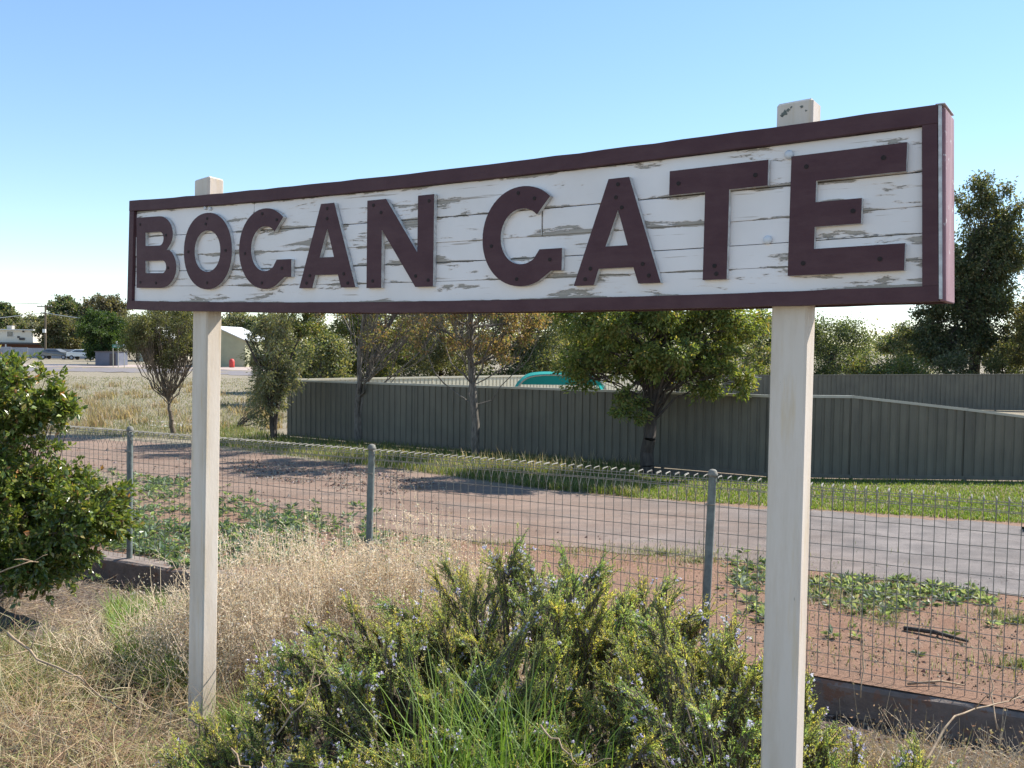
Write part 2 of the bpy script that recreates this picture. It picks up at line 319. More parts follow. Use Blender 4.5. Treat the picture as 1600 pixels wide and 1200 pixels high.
def beam(name, u0, u1, v0, v1, w0, w1, m, parent, edge=False, wob=0.0):
    us = np.unique(np.concatenate([[u0, u1], US[(US > u0) & (US < u1)]])); V = []; A = []
    for u in us:
        a = sag(u)+wob*random.uniform(-1, 1)
        for (w_, v_, e_) in ((w0, v0, 1), (w0, v0+(v1-v0)*.1, .0), (w0, v1-(v1-v0)*.1, .0), (w0, v1, 1), (w1, v1, 1), (w1, v0, 1)): uu, vv = warp(u, v_); V.append((uu, w_, vv+a)); A.append(e_)
    Fs = []; n = len(us)
    for i in range(n-1):
        for j in range(6): Fs.append((i*6+j, i*6+(j+1) % 6, (i+1)*6+(j+1) % 6, (i+1)*6+j))
    Fs += [(5, 4, 3, 0), (3, 2, 1, 0), ((n-1)*6, (n-1)*6+3, (n-1)*6+4, (n-1)*6+5), ((n-1)*6, (n-1)*6+1, (n-1)*6+2, (n-1)*6+3)]
    o = mesh(name, V, Fs, m, parent, attr=A if edge else None); o.modifiers.new('bevel', 'BEVEL').width = .0022; o.modifiers['bevel'].segments = 2; o.modifiers['bevel'].limit_method = 'ANGLE'; return o
FT = .03    # frame face proud of planks
seams = [.0205, .102, .181, .262, .366, .5005]
for side in (0, 1):
    w_a, w_b = (.018, .038) if side == 0 else (.160, .146)
    for i in range(5):
        g = (.0004, .0007, .0014, .0005, .0015, .0005)[i]; g2_ = (.0007, .0014, .0005, .0015, .0005, .0005)[i]
        cuts = [(.046, 3.997)]
        if i == 4: cuts = [(.046, 1.02), (1.023, 3.997)]
        if i == 3: cuts = [(.046, 2.665), (2.6675, 3.997)]
        if i == 1: cuts = [(.046, 3.40), (3.402, 3.997)]
        for (a, b_) in cuts:
            q = random.uniform(-.0015, .0015); beam('plank', a, b_, seams[i]+g, seams[i+1]-g2_, w_a+q, w_b, PEEL, sign, True)
BACK = mat('dark_timber', (.06, .05, .045), (.04, .03, .03), 8)
beam('backing_board', .062, 3.983, .03, .49, .039, .046, BACK, sign)
for side in (0, 1):
    w0, w1 = (0, .052) if side == 0 else (.1425, .168)
    beam('frame_rail', 0, LB, -.027+.001, .020, w0, w1, MAR, sign, wob=.0012)
    beam('frame_rail', 0, LB, .501, HB+.005, w0, w1, MAR, sign, wob=.0015)
    beam('frame_stile', 0.001, .044, .0205, .5005, w0+.001, w1, MAR, sign)
    beam('frame_stile', 3.999, LB-.001, .0205, .5005, w0+.001, w1, MAR, sign)
FADE = mat('faded_maroon_paint', (.36, .21, .23), (.22, .10, .12), 14, .7, bst=.6, stretch=(1, 1, .15), spots=((.6, .55, .53), 22, .62))
EDGE = mat('worn_white_edge', (.7, .7, .68), (.45, .42, .4), 30, .7, bst=.4)
b = MB().box((LB+.0005, .012, -.026), (LB+.018, .167, HB-.022)); o = b.build('end_board', FADE, sign, bevel=.003); o['label'] = 'faded pink weathered end board'
b = MB().box((LB+.0005, .0005, -.02), (LB+.009, .0112, HB-.016)); b.build('end_trim', EDGE, sign, bevel=.001)
b = MB().box((LB-.008, .006, HB-.013), (LB+.0185, .165, HB-.0085)); b.build('end_cap', EDGE, sign, bevel=.002)
b = MB().box((-.012, .008, -.026), (-.0005, .167, HB-.005)); b.build('end_board', MAR, sign, bevel=.003)
for o in sign.children:
    if o.name.split('.')[0] in ('end_board', 'end_trim', 'end_cap'):
        for v in o.data.vertices: v.co.x += (-.022 if v.co.x > 1 else .026)*v.co.z/HB
beam('top_board', .04, LB-.035, HB-.022, HB-.004, .053, .1405, MAR, sign)

# letters
def arc(cx, cy, rx, ry, a0, a1, n=22, p=2.0):
    out = []
    for i in range(n+1):
        t = math.radians(a0+(a1-a0)*i/n); c, s_ = math.cos(t), math.sin(t)
        out.append((cx+rx*math.copysign(abs(c)**(2/p), c), cy+ry*math.copysign(abs(s_)**(2/p), s_)))
    return out
def rrect(x0, y0, x1, y1, r):   # right side rounded
    r = min(r, (y1-y0)/2-.0001)
    return [(x0, y0), (x1-r, y0)]+arc(x1-r, y0+r, r, r, -90, 0, 8)[1:]+arc(x1-r, y1-r, r, r, 0, 90, 8)+[(x0, y1)]
H = .374
def gl(ch):
    if ch == 'O': return .375, [arc(.188, H/2, .188, H/2+.003, 0, 360, 48, 2.1)[:-1], arc(.188, H/2, .100, H/2-.085, 0, 360, 40, 2.1)[:-1]]
    if ch == 'B':
        out = [(0, 0), (.215, 0)]+arc(.215, .108, .135, .108, -90, 55, 12)[1:]+[(.268, .197)]+arc(.20, .280, .120, .094, -32, 90, 12)+[(0, H)]
        h1 = rrect(.082, .078, .262, .143, .04); h2 = rrect(.082, .222, .240, .293, .04)
        return .35, [out, h1, h2]
    if ch == 'G':
        cx, cy, rx, ry = .186, H/2, .186, H/2+.002
        o_ = arc(cx, cy, rx, ry, 48, 315, 40, 2.05); i_ = arc(cx, cy, rx-.088, ry-.084, 305, 47, 34, 2.05)
        pts = [p_ for p_ in o_ if True]
        # outer arc top -> counter-clockwise to lower right, then block, then inner arc back
        pts = pts[:-3]+[(.322, .052), (.368, .052), (.368, .134), (.268, .134)]
        inn = [p_ for p_ in i_ if not (p_[0] > .262 and p_[1] < .14)]
        return .372, [pts+inn]
    if ch == 'A': return .356, [[(0, 0), (.086, 0), (.106, .058), (.247, .058), (.268, 0), (.356, 0), (.222, H), (.138, H)], [(.132, .136), (.222, .136), (.180, .262)]]
    if ch == 'N': return .37, [[(0, 0), (.086, 0), (.086, .245), (.275, 0), (.37, 0), (.37, H), (.284, H), (.284, .142), (.108, H), (0, H)]]
    if ch == 'T': return .342, [[(.130, 0), (.214, 0), (.214, .292), (.342, .292), (.342, H), (0, H), (0, .292), (.130, .292)]]
    if ch == 'E': return .345, [[(0, 0), (.345, 0), (.345, .080), (.080, .080), (.080, .148), (.218, .148), (.218, .224), (.080, .224), (.080, .290), (.340, .290), (.340, H), (0, H)]]
def make_letter(ch, u0, u1, v0, screws):
    wd, loops = gl(ch); sx = (u1-u0)/wd
    cu = bpy.data.curves.new('letter', 'CURVE'); cu.dimensions = '2D'; cu.fill_mode = 'BOTH'; cu.extrude = .009; cu.bevel_depth = .0012; cu.offset = -.0012
    for lp in loops:
        s_ = cu.splines.new('POLY'); s_.points.add(len(lp)-1); s_.use_cyclic_u = True
        for k, (x, y) in enumerate(lp): s_.points[k].co = (x*sx, y, 0, 1)
    tmp = bpy.data.objects.new('tmp', cu); col.objects.link(tmp)
    dg = bpy.context.evaluated_depsgraph_get(); me = bpy.data.meshes.new_from_object(tmp.evaluated_get(dg)); bpy.data.objects.remove(tmp)
    me.name = 'letter'; me.materials.clear(); me.materials.append(MAR); me.materials.append(EDGE)
    for v in me.vertices:
        x, y, z = v.co; u = u0+x; v.co = (u, .0075-z, v0+y+sag(u)) 
    for p_ in me.polygons:
        p_.use_smooth = False
        if abs(p_.normal.z) > 3: p_.material_index = 1
    me.update()
    for p_ in me.polygons:
        if abs(p_.normal.y) < .3: p_.material_index = 1
    o = link(bpy.data.objects.new('letter_'+ch.lower(), me), sign)
    for (a, c) in screws:
        q = MB(); uu = u0+a*wd*sx; vv = v0+c*H+sag(uu)
        q.tube([(uu, -.0045, vv), (uu, .006, vv)], [.0075, .0075], 8); q.build('screw', SCREW, o)
    return o
SCREW = mat('rusty_screw', (.012, .008, .008), (.03, .015, .013), 40, .8)
for ch, u0, u1, v0, scr in (
    ('B', .095, .445, .090, [(.1, .9), (.1, .08), (.75, .73), (.8, .28), (.5, .07)]),
    ('O', .507, .886, .086, [(.5, .93), (.5, .08), (.1, .5), (.88, .5), (.47, .86)]),
    ('G', .940, 1.314, .085, [(.45, .94), (.12, .45), (.45, .07), (.82, .25), (.72, .85)]),
    ('A', 1.363, 1.719, .084, [(.5, .94), (.14, .06), (.87, .05), (.2, .15), (.8, .16), (.5, .82)]),
    ('N', 1.784, 2.155, .079, [(.1, .94), (.1, .08), (.93, .93), (.93, .07), (.75, .12), (.22, .85)]),
    ('G', 2.402, 2.771, .071, [(.45, .94), (.12, .42), (.45, .07), (.85, .25), (.65, .87)]),
    ('A', 2.820, 3.167, .064, [(.5, .94), (.14, .06), (.87, .07), (.2, .16), (.8, .18), (.48, .82), (.55, .72)]),
    ('T', 3.190, 3.531, .067, [(.1, .88), (.88, .88), (.52, .05), (.5, .12)]),
    ('E', 3.604, 3.948, .068, [(.14, .9), (.8, .9), (.56, .5), (.14, .1), (.8, .1)])):
    make_letter(ch, u0, u1, v0, scr)
BOLT = mat('white_bolt', (.72, .72, .74), (.6, .6, .62), 20, .5)
for (u, v) in ((3.591, .452), (3.531, .188), (.66, .49), (.70, .485)):
    q = MB(); vv = v+sag(u); r = .014 if u > 1 else .009
    q.tube([(u, .019, vv), (u, .010, vv), (u, .006, vv)], [r, r, r*.6], 14); q.build('bolt', BOLT, sign, True)
def post_mat():
    m, n, l, b = newmat('cream_post_paint')
    t = noise(n, l, 2.5, 6, .6, stretch=(1, 1, .3)); r = ramp(n, l, t.outputs[0], [(.35, (.72, .62, .53)), (.7, (.64, .55, .46))])
    t2 = noise(n, l, 34, 9, .75, stretch=(1, 1, .6)); r2 = ramp(n, l, t2.outputs[0], [(.70, (0, 0, 0)), (.72, (1, 1, 1))]); c = mix(n, l, r.outputs[0], (.33, .29, .25), r2.outputs[0])
    t4 = noise(n, l, 3.2, 9, .7, stretch=(4, 4, .5)); r4 = ramp(n, l, t4.outputs[0], [(.42, (1, 1, 1)), (.62, (.86, .82, .76)), (.75, (.7, .63, .55))]); c = mix(n, l, c, r4.outputs[0], .8, 'MULTIPLY')
    tc = n.new('ShaderNodeTexCoord'); sp = n.new('ShaderNodeSeparateXYZ'); l.new(tc.outputs['Object'], sp.inputs[0]); mr = n.new('ShaderNodeMapRange'); l.new(sp.outputs[2], mr.inputs[0]); mr.inputs[1].default_value = -1.75; mr.inputs[2].default_value = -2.25
    gr = n.new('ShaderNodeMath'); gr.operation = 'MULTIPLY'; l.new(mr.outputs[0], gr.inputs[0]); l.new(noise(n, l, 14, 6, .7).outputs[0], gr.inputs[1]); c = mix(n, l, c, (.28, .22, .16), gr.outputs[0])
    t5 = noise(n, l, 16, 4, .6, stretch=(1, 1, .22)); r5 = ramp(n, l, t5.outputs[0], [(.735, (0, 0, 0)), (.76, (1, 1, 1))]); c = mix(n, l, c, (.10, .07, .05), r5.outputs[0])
    t3 = noise(n, l, 7, 5, .6, stretch=(3, 3, .25)); r3 = ramp(n, l, t3.outputs[0], [(.56, (1, 1, 1)), (.74, (.92, .82, .60))]); c = mix(n, l, c, r3.outputs[0], 1.0, 'MULTIPLY')
    l.new(c, b.inputs['Base Color']); b.inputs['Roughness'].default_value = .6; bump(n, l, b, noise(n, l, 90, 6, .7, stretch=(1, 1, .3)).outputs[0], .4, .003); return m
PM = post_mat()
def sign_post(u0, u1, topv, w0, w1, lean, capcut):
    p0 = Vector((u0, w0, 0)); zb = -2.75
    b = MB(); vs = []
    for (z, t) in ((zb, 1), (topv, 0)):
        for (u, w_) in ((u0, w0), (u1, w0), (u1, w1), (u0, w1)): vs.append((u-lean*t, w_, z))
    vs[4] = (u0, w0, topv-capcut); vs[6] = (u1, w1, topv-capcut*.4); vs[7] = (u0, w1, topv-capcut)
    b.add(vs, [(0,3,2,1),(4,5,6,7),(0,1,5,4),(1,2,6,5),(2,3,7,6),(3,0,4,7)])
    o = b.build('post', PM, sign, bevel=.007); o.modifiers['bevel'].segments = 1; return o
sign_post(.519, .640, .645, .050, .142, .066, .012)
sign_post(3.534, 3.650, .622, .050, .142, -.022, .006)
CH = mat('flaked_dark_patch', (.10, .12, .10), (.2, .2, .18), 30, .9)
def flake(u, v, r, yy=.0492, nn=9):
    q = MB(); vs = []
    for k in range(nn):
        a = k*2*math.pi/nn; rr = r*random.uniform(.5, 1.25); vs.append((u+math.cos(a)*rr, yy, v+math.sin(a)*rr*random.uniform(.5, 1.2)))
    vs2 = [(x, yy+.004, z) for x, y, z in vs]
    q.add(vs+vs2, [tuple(range(nn))]+[(k, nn+k, nn+(k+1) % nn, (k+1) % nn) for k in range(nn)]); q.build('paint_chip', CH, sign)
for (u, v, r) in ((3.560, .605, .011), (3.572, .613, .008), (3.582, .62, .004), (3.615, .618, .006), (3.63, .605, .004), (3.553, .598, .006)): flake(u, v-.022, r)

# ------------------------------------------------------------------ wire fence
GALV = mat('galvanised_wire', (.29, .27, .23), (.17, .155, .13), 30, .65, .1, bst=.2)
GALVP = mat('grey_green_pipe', (.19, .22, .21), (.12, .14, .135), 16, .6, .1, spots=((.3, .28, .24), 60, .66))
CAPM = mat('pale_cap', (.23, .22, .19), (.16, .15, .13), 20, .75, 0, spec=.25)
wf = thing('wire_fence', 'rolled top galvanised wire mesh fence with round pipe posts along the road', 'fence', (FA[0], FA[1], .03), math.atan2(FE[1], FE[0]))
SP = 3.15; HT = 1.37
def wire_profile():
    pts = [(0, -.01), (0, HT-.165)]
    tri = [(0, HT-.165), (-.066, HT-.02), (-.064, HT-.004), (-.052, HT+.004), (.052, HT+.004), (.064, HT-.004), (.066, HT-.02), (.004, HT-.155)]
    return pts+tri[1:]
def vwire():
    b = MB(); b.tube([(0, y, z) for y, z in wire_profile()], .0028, 4, False)
    me = bpy.data.meshes.new('vertical_wire'); me.from_pydata(b.v, [], b.f); me.materials.append(GALV); return me
VW = vwire()
def hwire(x0, x1, y, z, jit=.003):
    b = MB(); n = 9; b.tube([(x0+(x1-x0)*i/n, y, z+random.uniform(-jit, jit)) for i in range(n+1)], .0027, 4, False); return b
for k in range(-3, 3):
    x0 = k*SP+.035; x1 = (k+1)*SP-.035
    pn = bpy.data.objects.new('mesh_panel', None); link(pn, wf); pn.empty_display_size = .1
    nw = 42
    for i in range(nw):
        x = x0+.02+(x1-x0-.04)*i/(nw-1); o = bpy.data.objects.new('vertical_wire', VW); link(o, pn); o.location = (x, random.uniform(-.001, .001), random.uniform(-.004, .002)); o.rotation_euler = (0, random.gauss(0, .0016), random.gauss(0, .03))
    lo = MB()
    for i in range(nw):
        x = x0+.02+(x1-x0-.04)*i/(nw-1); lo.tube([(x+.001, -.063, HT-.001), (x, -.050, HT+.0065), (x, .050, HT+.0065), (x+.001, .063, HT-.001)], .0048, 5)
    q = lo.build('top_roll', CAPM, pn); q['kind'] = 'stuff'
    zs = [.04+.1*i for i in range(12)]
    for z in zs: hwire(x0, x1, .003, z).build('horizontal_wire', GALV, pn)
    for (y, z) in ((-.064, HT-.03), (.064, HT-.03), (-.036, HT-.085), (.036, HT-.085)): hwire(x0, x1, y, z).build('horizontal_wire', GALV, pn)
for k in range(-2, 3):
    b = MB(); lx = {-2: -.03, -1: 0, 0: -.02, 2: 0}.get(k, 0); dx = {0: -.045, -1: -.05, -2: -.03}.get(k, 0)
    b.tube([(k*SP+dx, 0, -.3), (k*SP, 0, 1.385)], .031, 14, False); p_ = b.build('fence_post', GALVP, wf, True)
    b = MB(); b.tube([(k*SP, 0, 1.372), (k*SP, 0, 1.392), (k*SP, 0, 1.40), (k*SP, 0, 1.415), (k*SP, 0, 1.424), (k*SP, 0, 1.428)], [.038, .040, .034, .031, .02, .004], 14, True); b.build('post_cap', CAPM, p_, True)
    for z in (.25, 1.16): b = MB(); b.tube([(k*SP-.038+dx*(1-z/1.4), -.034, z), (k*SP+.038+dx*(1-z/1.4), -.034, z)], .006, 6); b.build('clamp', GALV, p_)
# concrete kerb under the fence
KM = mat('old_concrete', (.26, .21, .18), (.16, .13, .11), 5, .9, bst=.8, bd=.01, spots=((.22, .13, .09), 7, .56))
kb = MB(); xs = np.linspace(-13, 7, 90)
vs = []; fs = []
for x in xs:
    t = random.uniform(-.012, .012); yb = random.uniform(-.01, .01)
    vs += [(x, -.13+yb, -.7), (x, -.13+yb, -.035+t), (x, -.105, -.012+t*.4), (x, .10, -.008), (x, .10, -.7)]
for i in range(len(xs)-1):
    for j in range(4): fs.append((i*5+j, (i+1)*5+j, (i+1)*5+j+1, i*5+j+1))
kb.add(vs, fs)
kerb = kb.build('low_concrete_wall', KM, None); kerb.location = wf.location; kerb.rotation_euler = wf.rotation_euler
tag(kerb, 'low weathered concrete retaining wall under the wire mesh fence', 'wall')

# ------------------------------------------------------------------ sheet metal fences
SHEET = mat('grey_green_sheet', (.135, .125, .095), (.11, .102, .08), 1.2, .55, .0, bst=.1, spec=.4)
_n = SHEET.node_tree.nodes; _l = SHEET.node_tree.links; _b = _n['Principled BSDF']; _src = _b.inputs['Base Color'].links[0].from_socket
_tc = _n.new('ShaderNodeTexCoord'); _sp = _n.new('ShaderNodeSeparateXYZ'); _l.new(_tc.outputs['Object'], _sp.inputs[0]); _mr = _n.new('ShaderNodeMapRange'); _l.new(_sp.outputs[2], _mr.inputs[0]); _mr.inputs[1].default_value = .45; _mr.inputs[2].default_value = -.1
_m2 = _n.new('ShaderNodeMath'); _m2.operation = 'MULTIPLY'; _l.new(_mr.outputs[0], _m2.inputs[0]); _l.new(noise(_n, _l, 3, 8, .7, stretch=(1, 1, .4)).outputs[0], _m2.inputs[1])
_c = mix(_n, _l, _src, (.20, .15, .11), _m2.outputs[0]); _st = ramp(_n, _l, noise(_n, _l, 2.2, 7, .7, stretch=(2.5, 2.5, .3)).outputs[0], [(.35, (.82, .82, .82)), (.65, (1.15, 1.13, 1.1))]); _c = mix(_n, _l, _c, _st.outputs[0], 1.0, 'MULTIPLY'); _l.new(_c, _b.inputs['Base Color'])
RAIL = mat('pale_green_rail', (.42, .40, .32), (.36, .34, .28), 3, .5)
SUNLITSHEET = mat('sunlit_cream_sheet', (.62, .56, .42), (.55, .5, .38), 1.2, .5, bst=.1)  # pale cream puts the sunlit look of the rear fence face into its colour
def metal_fence(label, pts, tops, mats, sheets_per=3, rib=.19, depth=.02, post=True, base=None):
    """pts: list of xy corner points, tops: z of top at each corner. One span between consecutive points."""
    sm, rm = mats
    p0 = np.array(pts[0]); t = thing('metal_fence', label, 'fence', (p0[0], p0[1], float(gz(p0[0], p0[1]))))
    off = np.array([p0[0], p0[1], float(gz(p0[0], p0[1]))])
    for i in range(len(pts)-1):
        a = np.array(pts[i], float); b_ = np.array(pts[i+1], float); d = b_-a; L = np.linalg.norm(d); d /= L; nn = np.array([d[1], -d[0]])  # toward camera side
        for s_ in range(sheets_per):
            l0 = L*s_/sheets_per; l1 = L*(s_+1)/sheets_per; nr = max(1, round((l1-l0)/rib)); rw = (l1-l0)/nr; prof = []
            for r in range(nr):
                x = l0+r*rw; prof += [(x, 0), (x+rw*.60, 0), (x+rw*.68, -depth), (x+rw*.92, -depth)]
            prof.append((l1, 0)); V = []
            for (x, y) in prof:
                q = a+d*x+nn*y; zt = tops[i]+(tops[i+1]-tops[i])*x/L-.02; zb = float(gz(q[0], q[1]))+.03
                V += [(q[0]-off[0], q[1]-off[1], zb-off[2]), (q[0]-off[0], q[1]-off[1], zt-off[2])]
            Fs = [(2*k, 2*k+2, 2*k+3, 2*k+1) for k in range(len(prof)-1)]
            mesh('fence_sheet', V, Fs, sm, t)
        def P(x, y, z): q = a+d*x+nn*y; return Vector((q[0]-off[0], q[1]-off[1], z-off[2]))
        for (nm, za, zb) in (('top_rail', -.05, .0), ('bottom_rail', None, None)):
            m_ = MB(); vs = []
            for x in (0.002, L-.002):
                zt = tops[i]+(tops[i+1]-tops[i])*x/L
                if za is None: g = float(gz(*(a+d*x))); z0, z1 = g+.02, g+.09
                else: z0, z1 = zt+za, zt+zb
                vs += [P(x, .018, z0), P(x, .018, z1), P(x, -.045, z1), P(x, -.045, z0)]
            m_.add(vs, [(0, 4, 5, 1), (1, 5, 6, 2), (2, 6, 7, 3), (3, 7, 4, 0), (0, 1, 2, 3), (7, 6, 5, 4)]); m_.build(nm, rm if za else sm, t)
    if post:
        for i, pt in enumerate(pts):
            a = np.array(pt, float); j = min(i, len(pts)-2); d = np.array(pts[j+1])-np.array(pts[j]); d = d/np.linalg.norm(d); nn = np.array([d[1], -d[0]])
            m_ = MB(); vs = []; g = float(gz(*a))
            for z in (g-.2, tops[i]+.004):
                for (x, y) in ((-.03, .006), (.03, .006), (.03, -.048), (-.03, -.048)): q = a+d*x+nn*y; vs.append((q[0]-off[0], q[1]-off[1], z-off[2]))
            m_.add(vs, [(0,3,2,1),(4,5,6,7),(0,1,5,4),(1,2,6,5),(2,3,7,6),(3,0,4,7)]); m_.build('fence_post', sm, t)
    return t
P0 = gp(450, 682)[:2]; P1 = gp(1200, 746)[:2]; P2 = gp(1330, 749)[:2]; P3 = gp(1507, 751)[:2]; P4 = gp(1690, 753)[:2]
def topz(px, py, xy): d = ray(px, py); return CZ+d[2]*xy[1]/d[1]
N1 = 6; ptsA = [P0+(P1-P0)*i/N1 for i in range(N1+1)]; zA = topz(450, 593, P0); zB = topz(1200, 617, P1)
topsA = [zA+(zB-zA)*i/N1 for i in range(N1+1)]
metal_fence('tall grey green corrugated metal fence running behind the roadside trees to the lawn', ptsA+[P2, P3, P4],
            topsA+[topz(1330, 618, P2), topz(1507, 638, P3), topz(1690, 661, P4)], (SHEET, RAIL))
B0 = at(1130, 583, 40)[:2]; B1 = at(1900, 583, 40)[:2]; NB = 9
ptsB = [B0+(B1-B0)*i/NB for i in range(NB+1)]; metal_fence('long dark metal fence at the rear of the yard below the big eucalyptus', ptsB, [topz(1130+770*i/NB, 586-3*i/NB, ptsB[i]) for i in range(NB+1)], (SHEET, SHEET))
C0 = P0+np.array([.15, .35]); C1 = at(1040, 585, 37)[:2]; NC = 7
ptsC = [C0+(C1-C0)*i/NC for i in range(NC+1)]; metal_fence('ribbed metal fence coloured sunlit cream seen above the near fence beside the teal canopy', ptsC, [zA+.01+(topz(1040, 583, C1)-zA)*i/NC for i in range(NC+1)], (SUNLITSHEET, SUNLITSHEET), rib=.16)

# teal canopy behind the fence
TEAL = leafmat('teal_shade_cloth', .7, .4, .2, 1, (.7, 1, 1.05))
tealt = thing('shade_canopy', 'teal green shade cloth canopy rising behind the metal fence', 'canopy', tuple(at(880, 640, 25)))
c0 = np.array(tealt.location); prof = []
for i in range(25):
    t = i/24; x = t; prof.append((t, 1-abs(2*t-1)**5*.62))
V = []; nu = 25; nvv = 7
xl = at(797, 600, 24.6)[0]; xr = at(957, 600, 24.6)[0]; zt = at(880, 584, 24.6)[2]; zb = at(957, 640, 24.6)[2]
for j in range(nvv):
    for i in range(nu):
        t = i/24; hh = (1-abs(2*t-1)**4.5)**.6 if abs(2*t-1) < 1 else 0
        V.append((xl+(xr-xl)*t-c0[0]+.02*math.sin(i+j), 24.4+j*.38-c0[1], zb+(zt-zb)*(hh*(1-.03*math.sin(j*1.5)))-c0[2]))
Fs = [(j*nu+i, j*nu+i+1, (j+1)*nu+i+1, (j+1)*nu+i) for j in range(nvv-1) for i in range(nu-1)]
mesh('shade_cloth', V, Fs, TEAL, tealt, cols=np.tile((.03, .36, .33), (len(V), 1)), smooth=True)
Vf = []
for i in range(nu):
    x, y, z = V[i]; Vf += [(x, y+.01, z-.004), (x, y+.01, min(z-.01, zt-c0[2]-.30) if z > zt-c0[2]-.30 else z-.02)]
mesh('front_valance', Vf, [(2*i, 2*i+2, 2*i+3, 2*i+1) for i in range(nu-1)], TEAL, tealt, cols=np.tile((.03, .29, .27), (len(Vf), 1)))
for j in (0, 3, 6):
    b = MB(); b.tube([(V[j*nu+i][0], V[j*nu+i][1], V[j*nu+i][2]-.035) for i in range(nu)], .02, 6); b.build('hoop', RAIL, tealt)
for (i, j) in ((2, 0), (22, 0), (2, 6), (22, 6)):
    x, y, z = V[j*nu+i]; b = MB(); b.tube([(x, y, z-.03), (x, y, float(gz(x+c0[0], y+c0[1]))-c0[2])], .025, 6); b.build('leg', RAIL, tealt)
# clothes line frame behind the fence
cl = thing('clothes_line', 'pale thin wire clothes line on a post behind the fence', 'clothes line', tuple(at(1090, 640, 22)))
c0 = np.array(cl.location)
b = MB(); g = float(gz(c0[0], c0[1])); b.tube([(0, 0, g-c0[2]), (0, 0, 1.0)], .03, 8); b.build('post', RAIL, cl)
b = MB(); a1 = at(1000, 603, 22)-c0; a2 = at(1190, 590, 22)-c0; b.tube([a1, (a1+a2)/2+np.array([0, 0, .03]), a2], .018, 6); b.build('arm', RAIL, cl)
for dy in (.3, .6): 
    b = MB(); b.tube([a1+np.array([0, dy, .02]), a2+np.array([0, dy, .02])], .006, 4); b.build('line', RAIL, cl)

# ------------------------------------------------------------------ trees
def bez(a, c, b, n=7):
    t = np.linspace(0, 1, n)[:, None]; return a*(1-t)**2+2*c*t*(1-t)+b*t*t
def tree(label, base, clumps, leaf_n, leaf, colors, weights=None, trunk_r=.1, fork=(.35, .8), top=None, lscale=1.0, bark=BARK, twigs=6, twig_r=.006, name='tree', cat_='tree', group=None, vase=False,
         aspect=.45, lm=LEAF, shell=.6, lean=None, droop=0.0, bare=False, stems=1, crownname='crown'):
    """clumps: (n,4) world xyz + radius"""
    base = np.array(base, float); cl_ = np.array(clumps, float); t = thing(name, label, cat_, tuple(base), 0, group)
    cz = cl_[:, 2].max() if top is None else top; cxy = np.average(cl_[:, :2], axis=0)
    P0_, P1_, R0_, R1_ = [], [], [], []
    def path(pts, r0, r1):
        n = len(pts)-1
        for i in range(n): P0_.append(pts[i]); P1_.append(pts[i+1]); R0_.append(r0+(r1-r0)*i/n); R1_.append(r0+(r1-r0)*(i+1)/n)
    Ht = cz-base[2]; tips = []
    tr = []
    for s_ in range(stems):
        topp = np.array([base[0]+(cxy[0]-base[0])*.8, base[1], base[2]+Ht*fork[1]])
        if stems > 1: topp += np.append(rng.normal(0, Ht*.13, 2), 0)
        b0 = base+np.append(rng.normal(0, trunk_r*.35, 2), 0)*(stems > 1)-np.array([0, 0, .1])
        if lean is not None: mid = np.array([base[0]+lean, base[1], base[2]+Ht*.3])
        elif stems > 1: mid = base+np.array([0, 0, Ht*.38])
        else: mid = (base+topp)/2+rng.normal(0, Ht*.03, 3)
        pts = bez(b0, mid, topp, 12); pts[1:-1] += rng.normal(0, trunk_r*.18, (10, 3)); path(pts, trunk_r, trunk_r*.35); tr.append(pts)
    LP, LD = [], []
    tot = (cl_[:, 3]**2).sum()
    for c in cl_:
        pts = tr[rng.integers(len(tr))]; f = rng.uniform(*[x/fork[1] for x in (fork[0], fork[1])]); k = int(np.clip(f*11, 1, 11)); a = pts[k]
        ce = c[:3]; ctrl = np.array([a[0]+(ce[0]-a[0])*(.75 if vase else .4), a[1]+(ce[1]-a[1])*(.75 if vase else .4), a[2]+(ce[2]-a[2])*(.35 if vase else .75)])
        br = bez(a, ctrl, ce, 7); L = np.linalg.norm(ce-a); br[1:-1] += rng.normal(0, L*.025, (5, 3)); path(br, trunk_r*rng.uniform(.10, .24), twig_r*1.3)
        n = max(3, int(leaf_n*c[3]**2/tot)); k = twigs
        td = unit(rdir(k)+np.array([0, 0, .35])); tl = c[3]*rng.uniform(.6, 1.1, k)
        for q in range(k):
            st = br[rng.integers(3, 7)]; e = ce+td[q]*tl[q]; m_ = (st+e)/2+rng.normal(0, tl[q]*.12, 3); path([st, m_, e], twig_r*1.5, twig_r*.5)
            if bare:
                for _ in range(3):
                    s2 = st+(e-st)*rng.uniform(.3, .9); path([s2, s2+rdir(1)[0]*tl[q]*.45+np.array([0, 0, tl[q]*.2])], twig_r*.8, twig_r*.35)
        # leaves: around twig ends
        qi = rng.integers(0, k, n); tt = rng.uniform(.25, 1.12, n)[:, None]
        pp = ce+td[qi]*tl[qi][:, None]*tt+rng.normal(0, c[3]*.2, (n, 3))*np.array([1, 1, .8])
        pp[:, 2] -= droop*c[3]*rng.random(n)
        LP.append(pp); LD.append(unit(pp-ce+rdir(n)*c[3]*.8-np.array([0, 0, c[3]*.5*(droop+.3)])))
    V, Fs = tubes_np(P0_, np.array(P1_)+(np.array(P1_)-np.array(P0_))*.03, R0_, R1_, 6); mesh('trunk', V-base, Fs, bark, t, smooth=True)
    LP = np.concatenate(LP); LD = np.concatenate(LD); n = len(LP); sz = leaf*rng.uniform(.6, 1.3, n)
    V, Fs, C = leaf_geo(LP, LD, sz, sz*aspect, pal(n, colors, weights)); mesh(crownname, V-base, Fs, lm, t, cols=C)
    return t
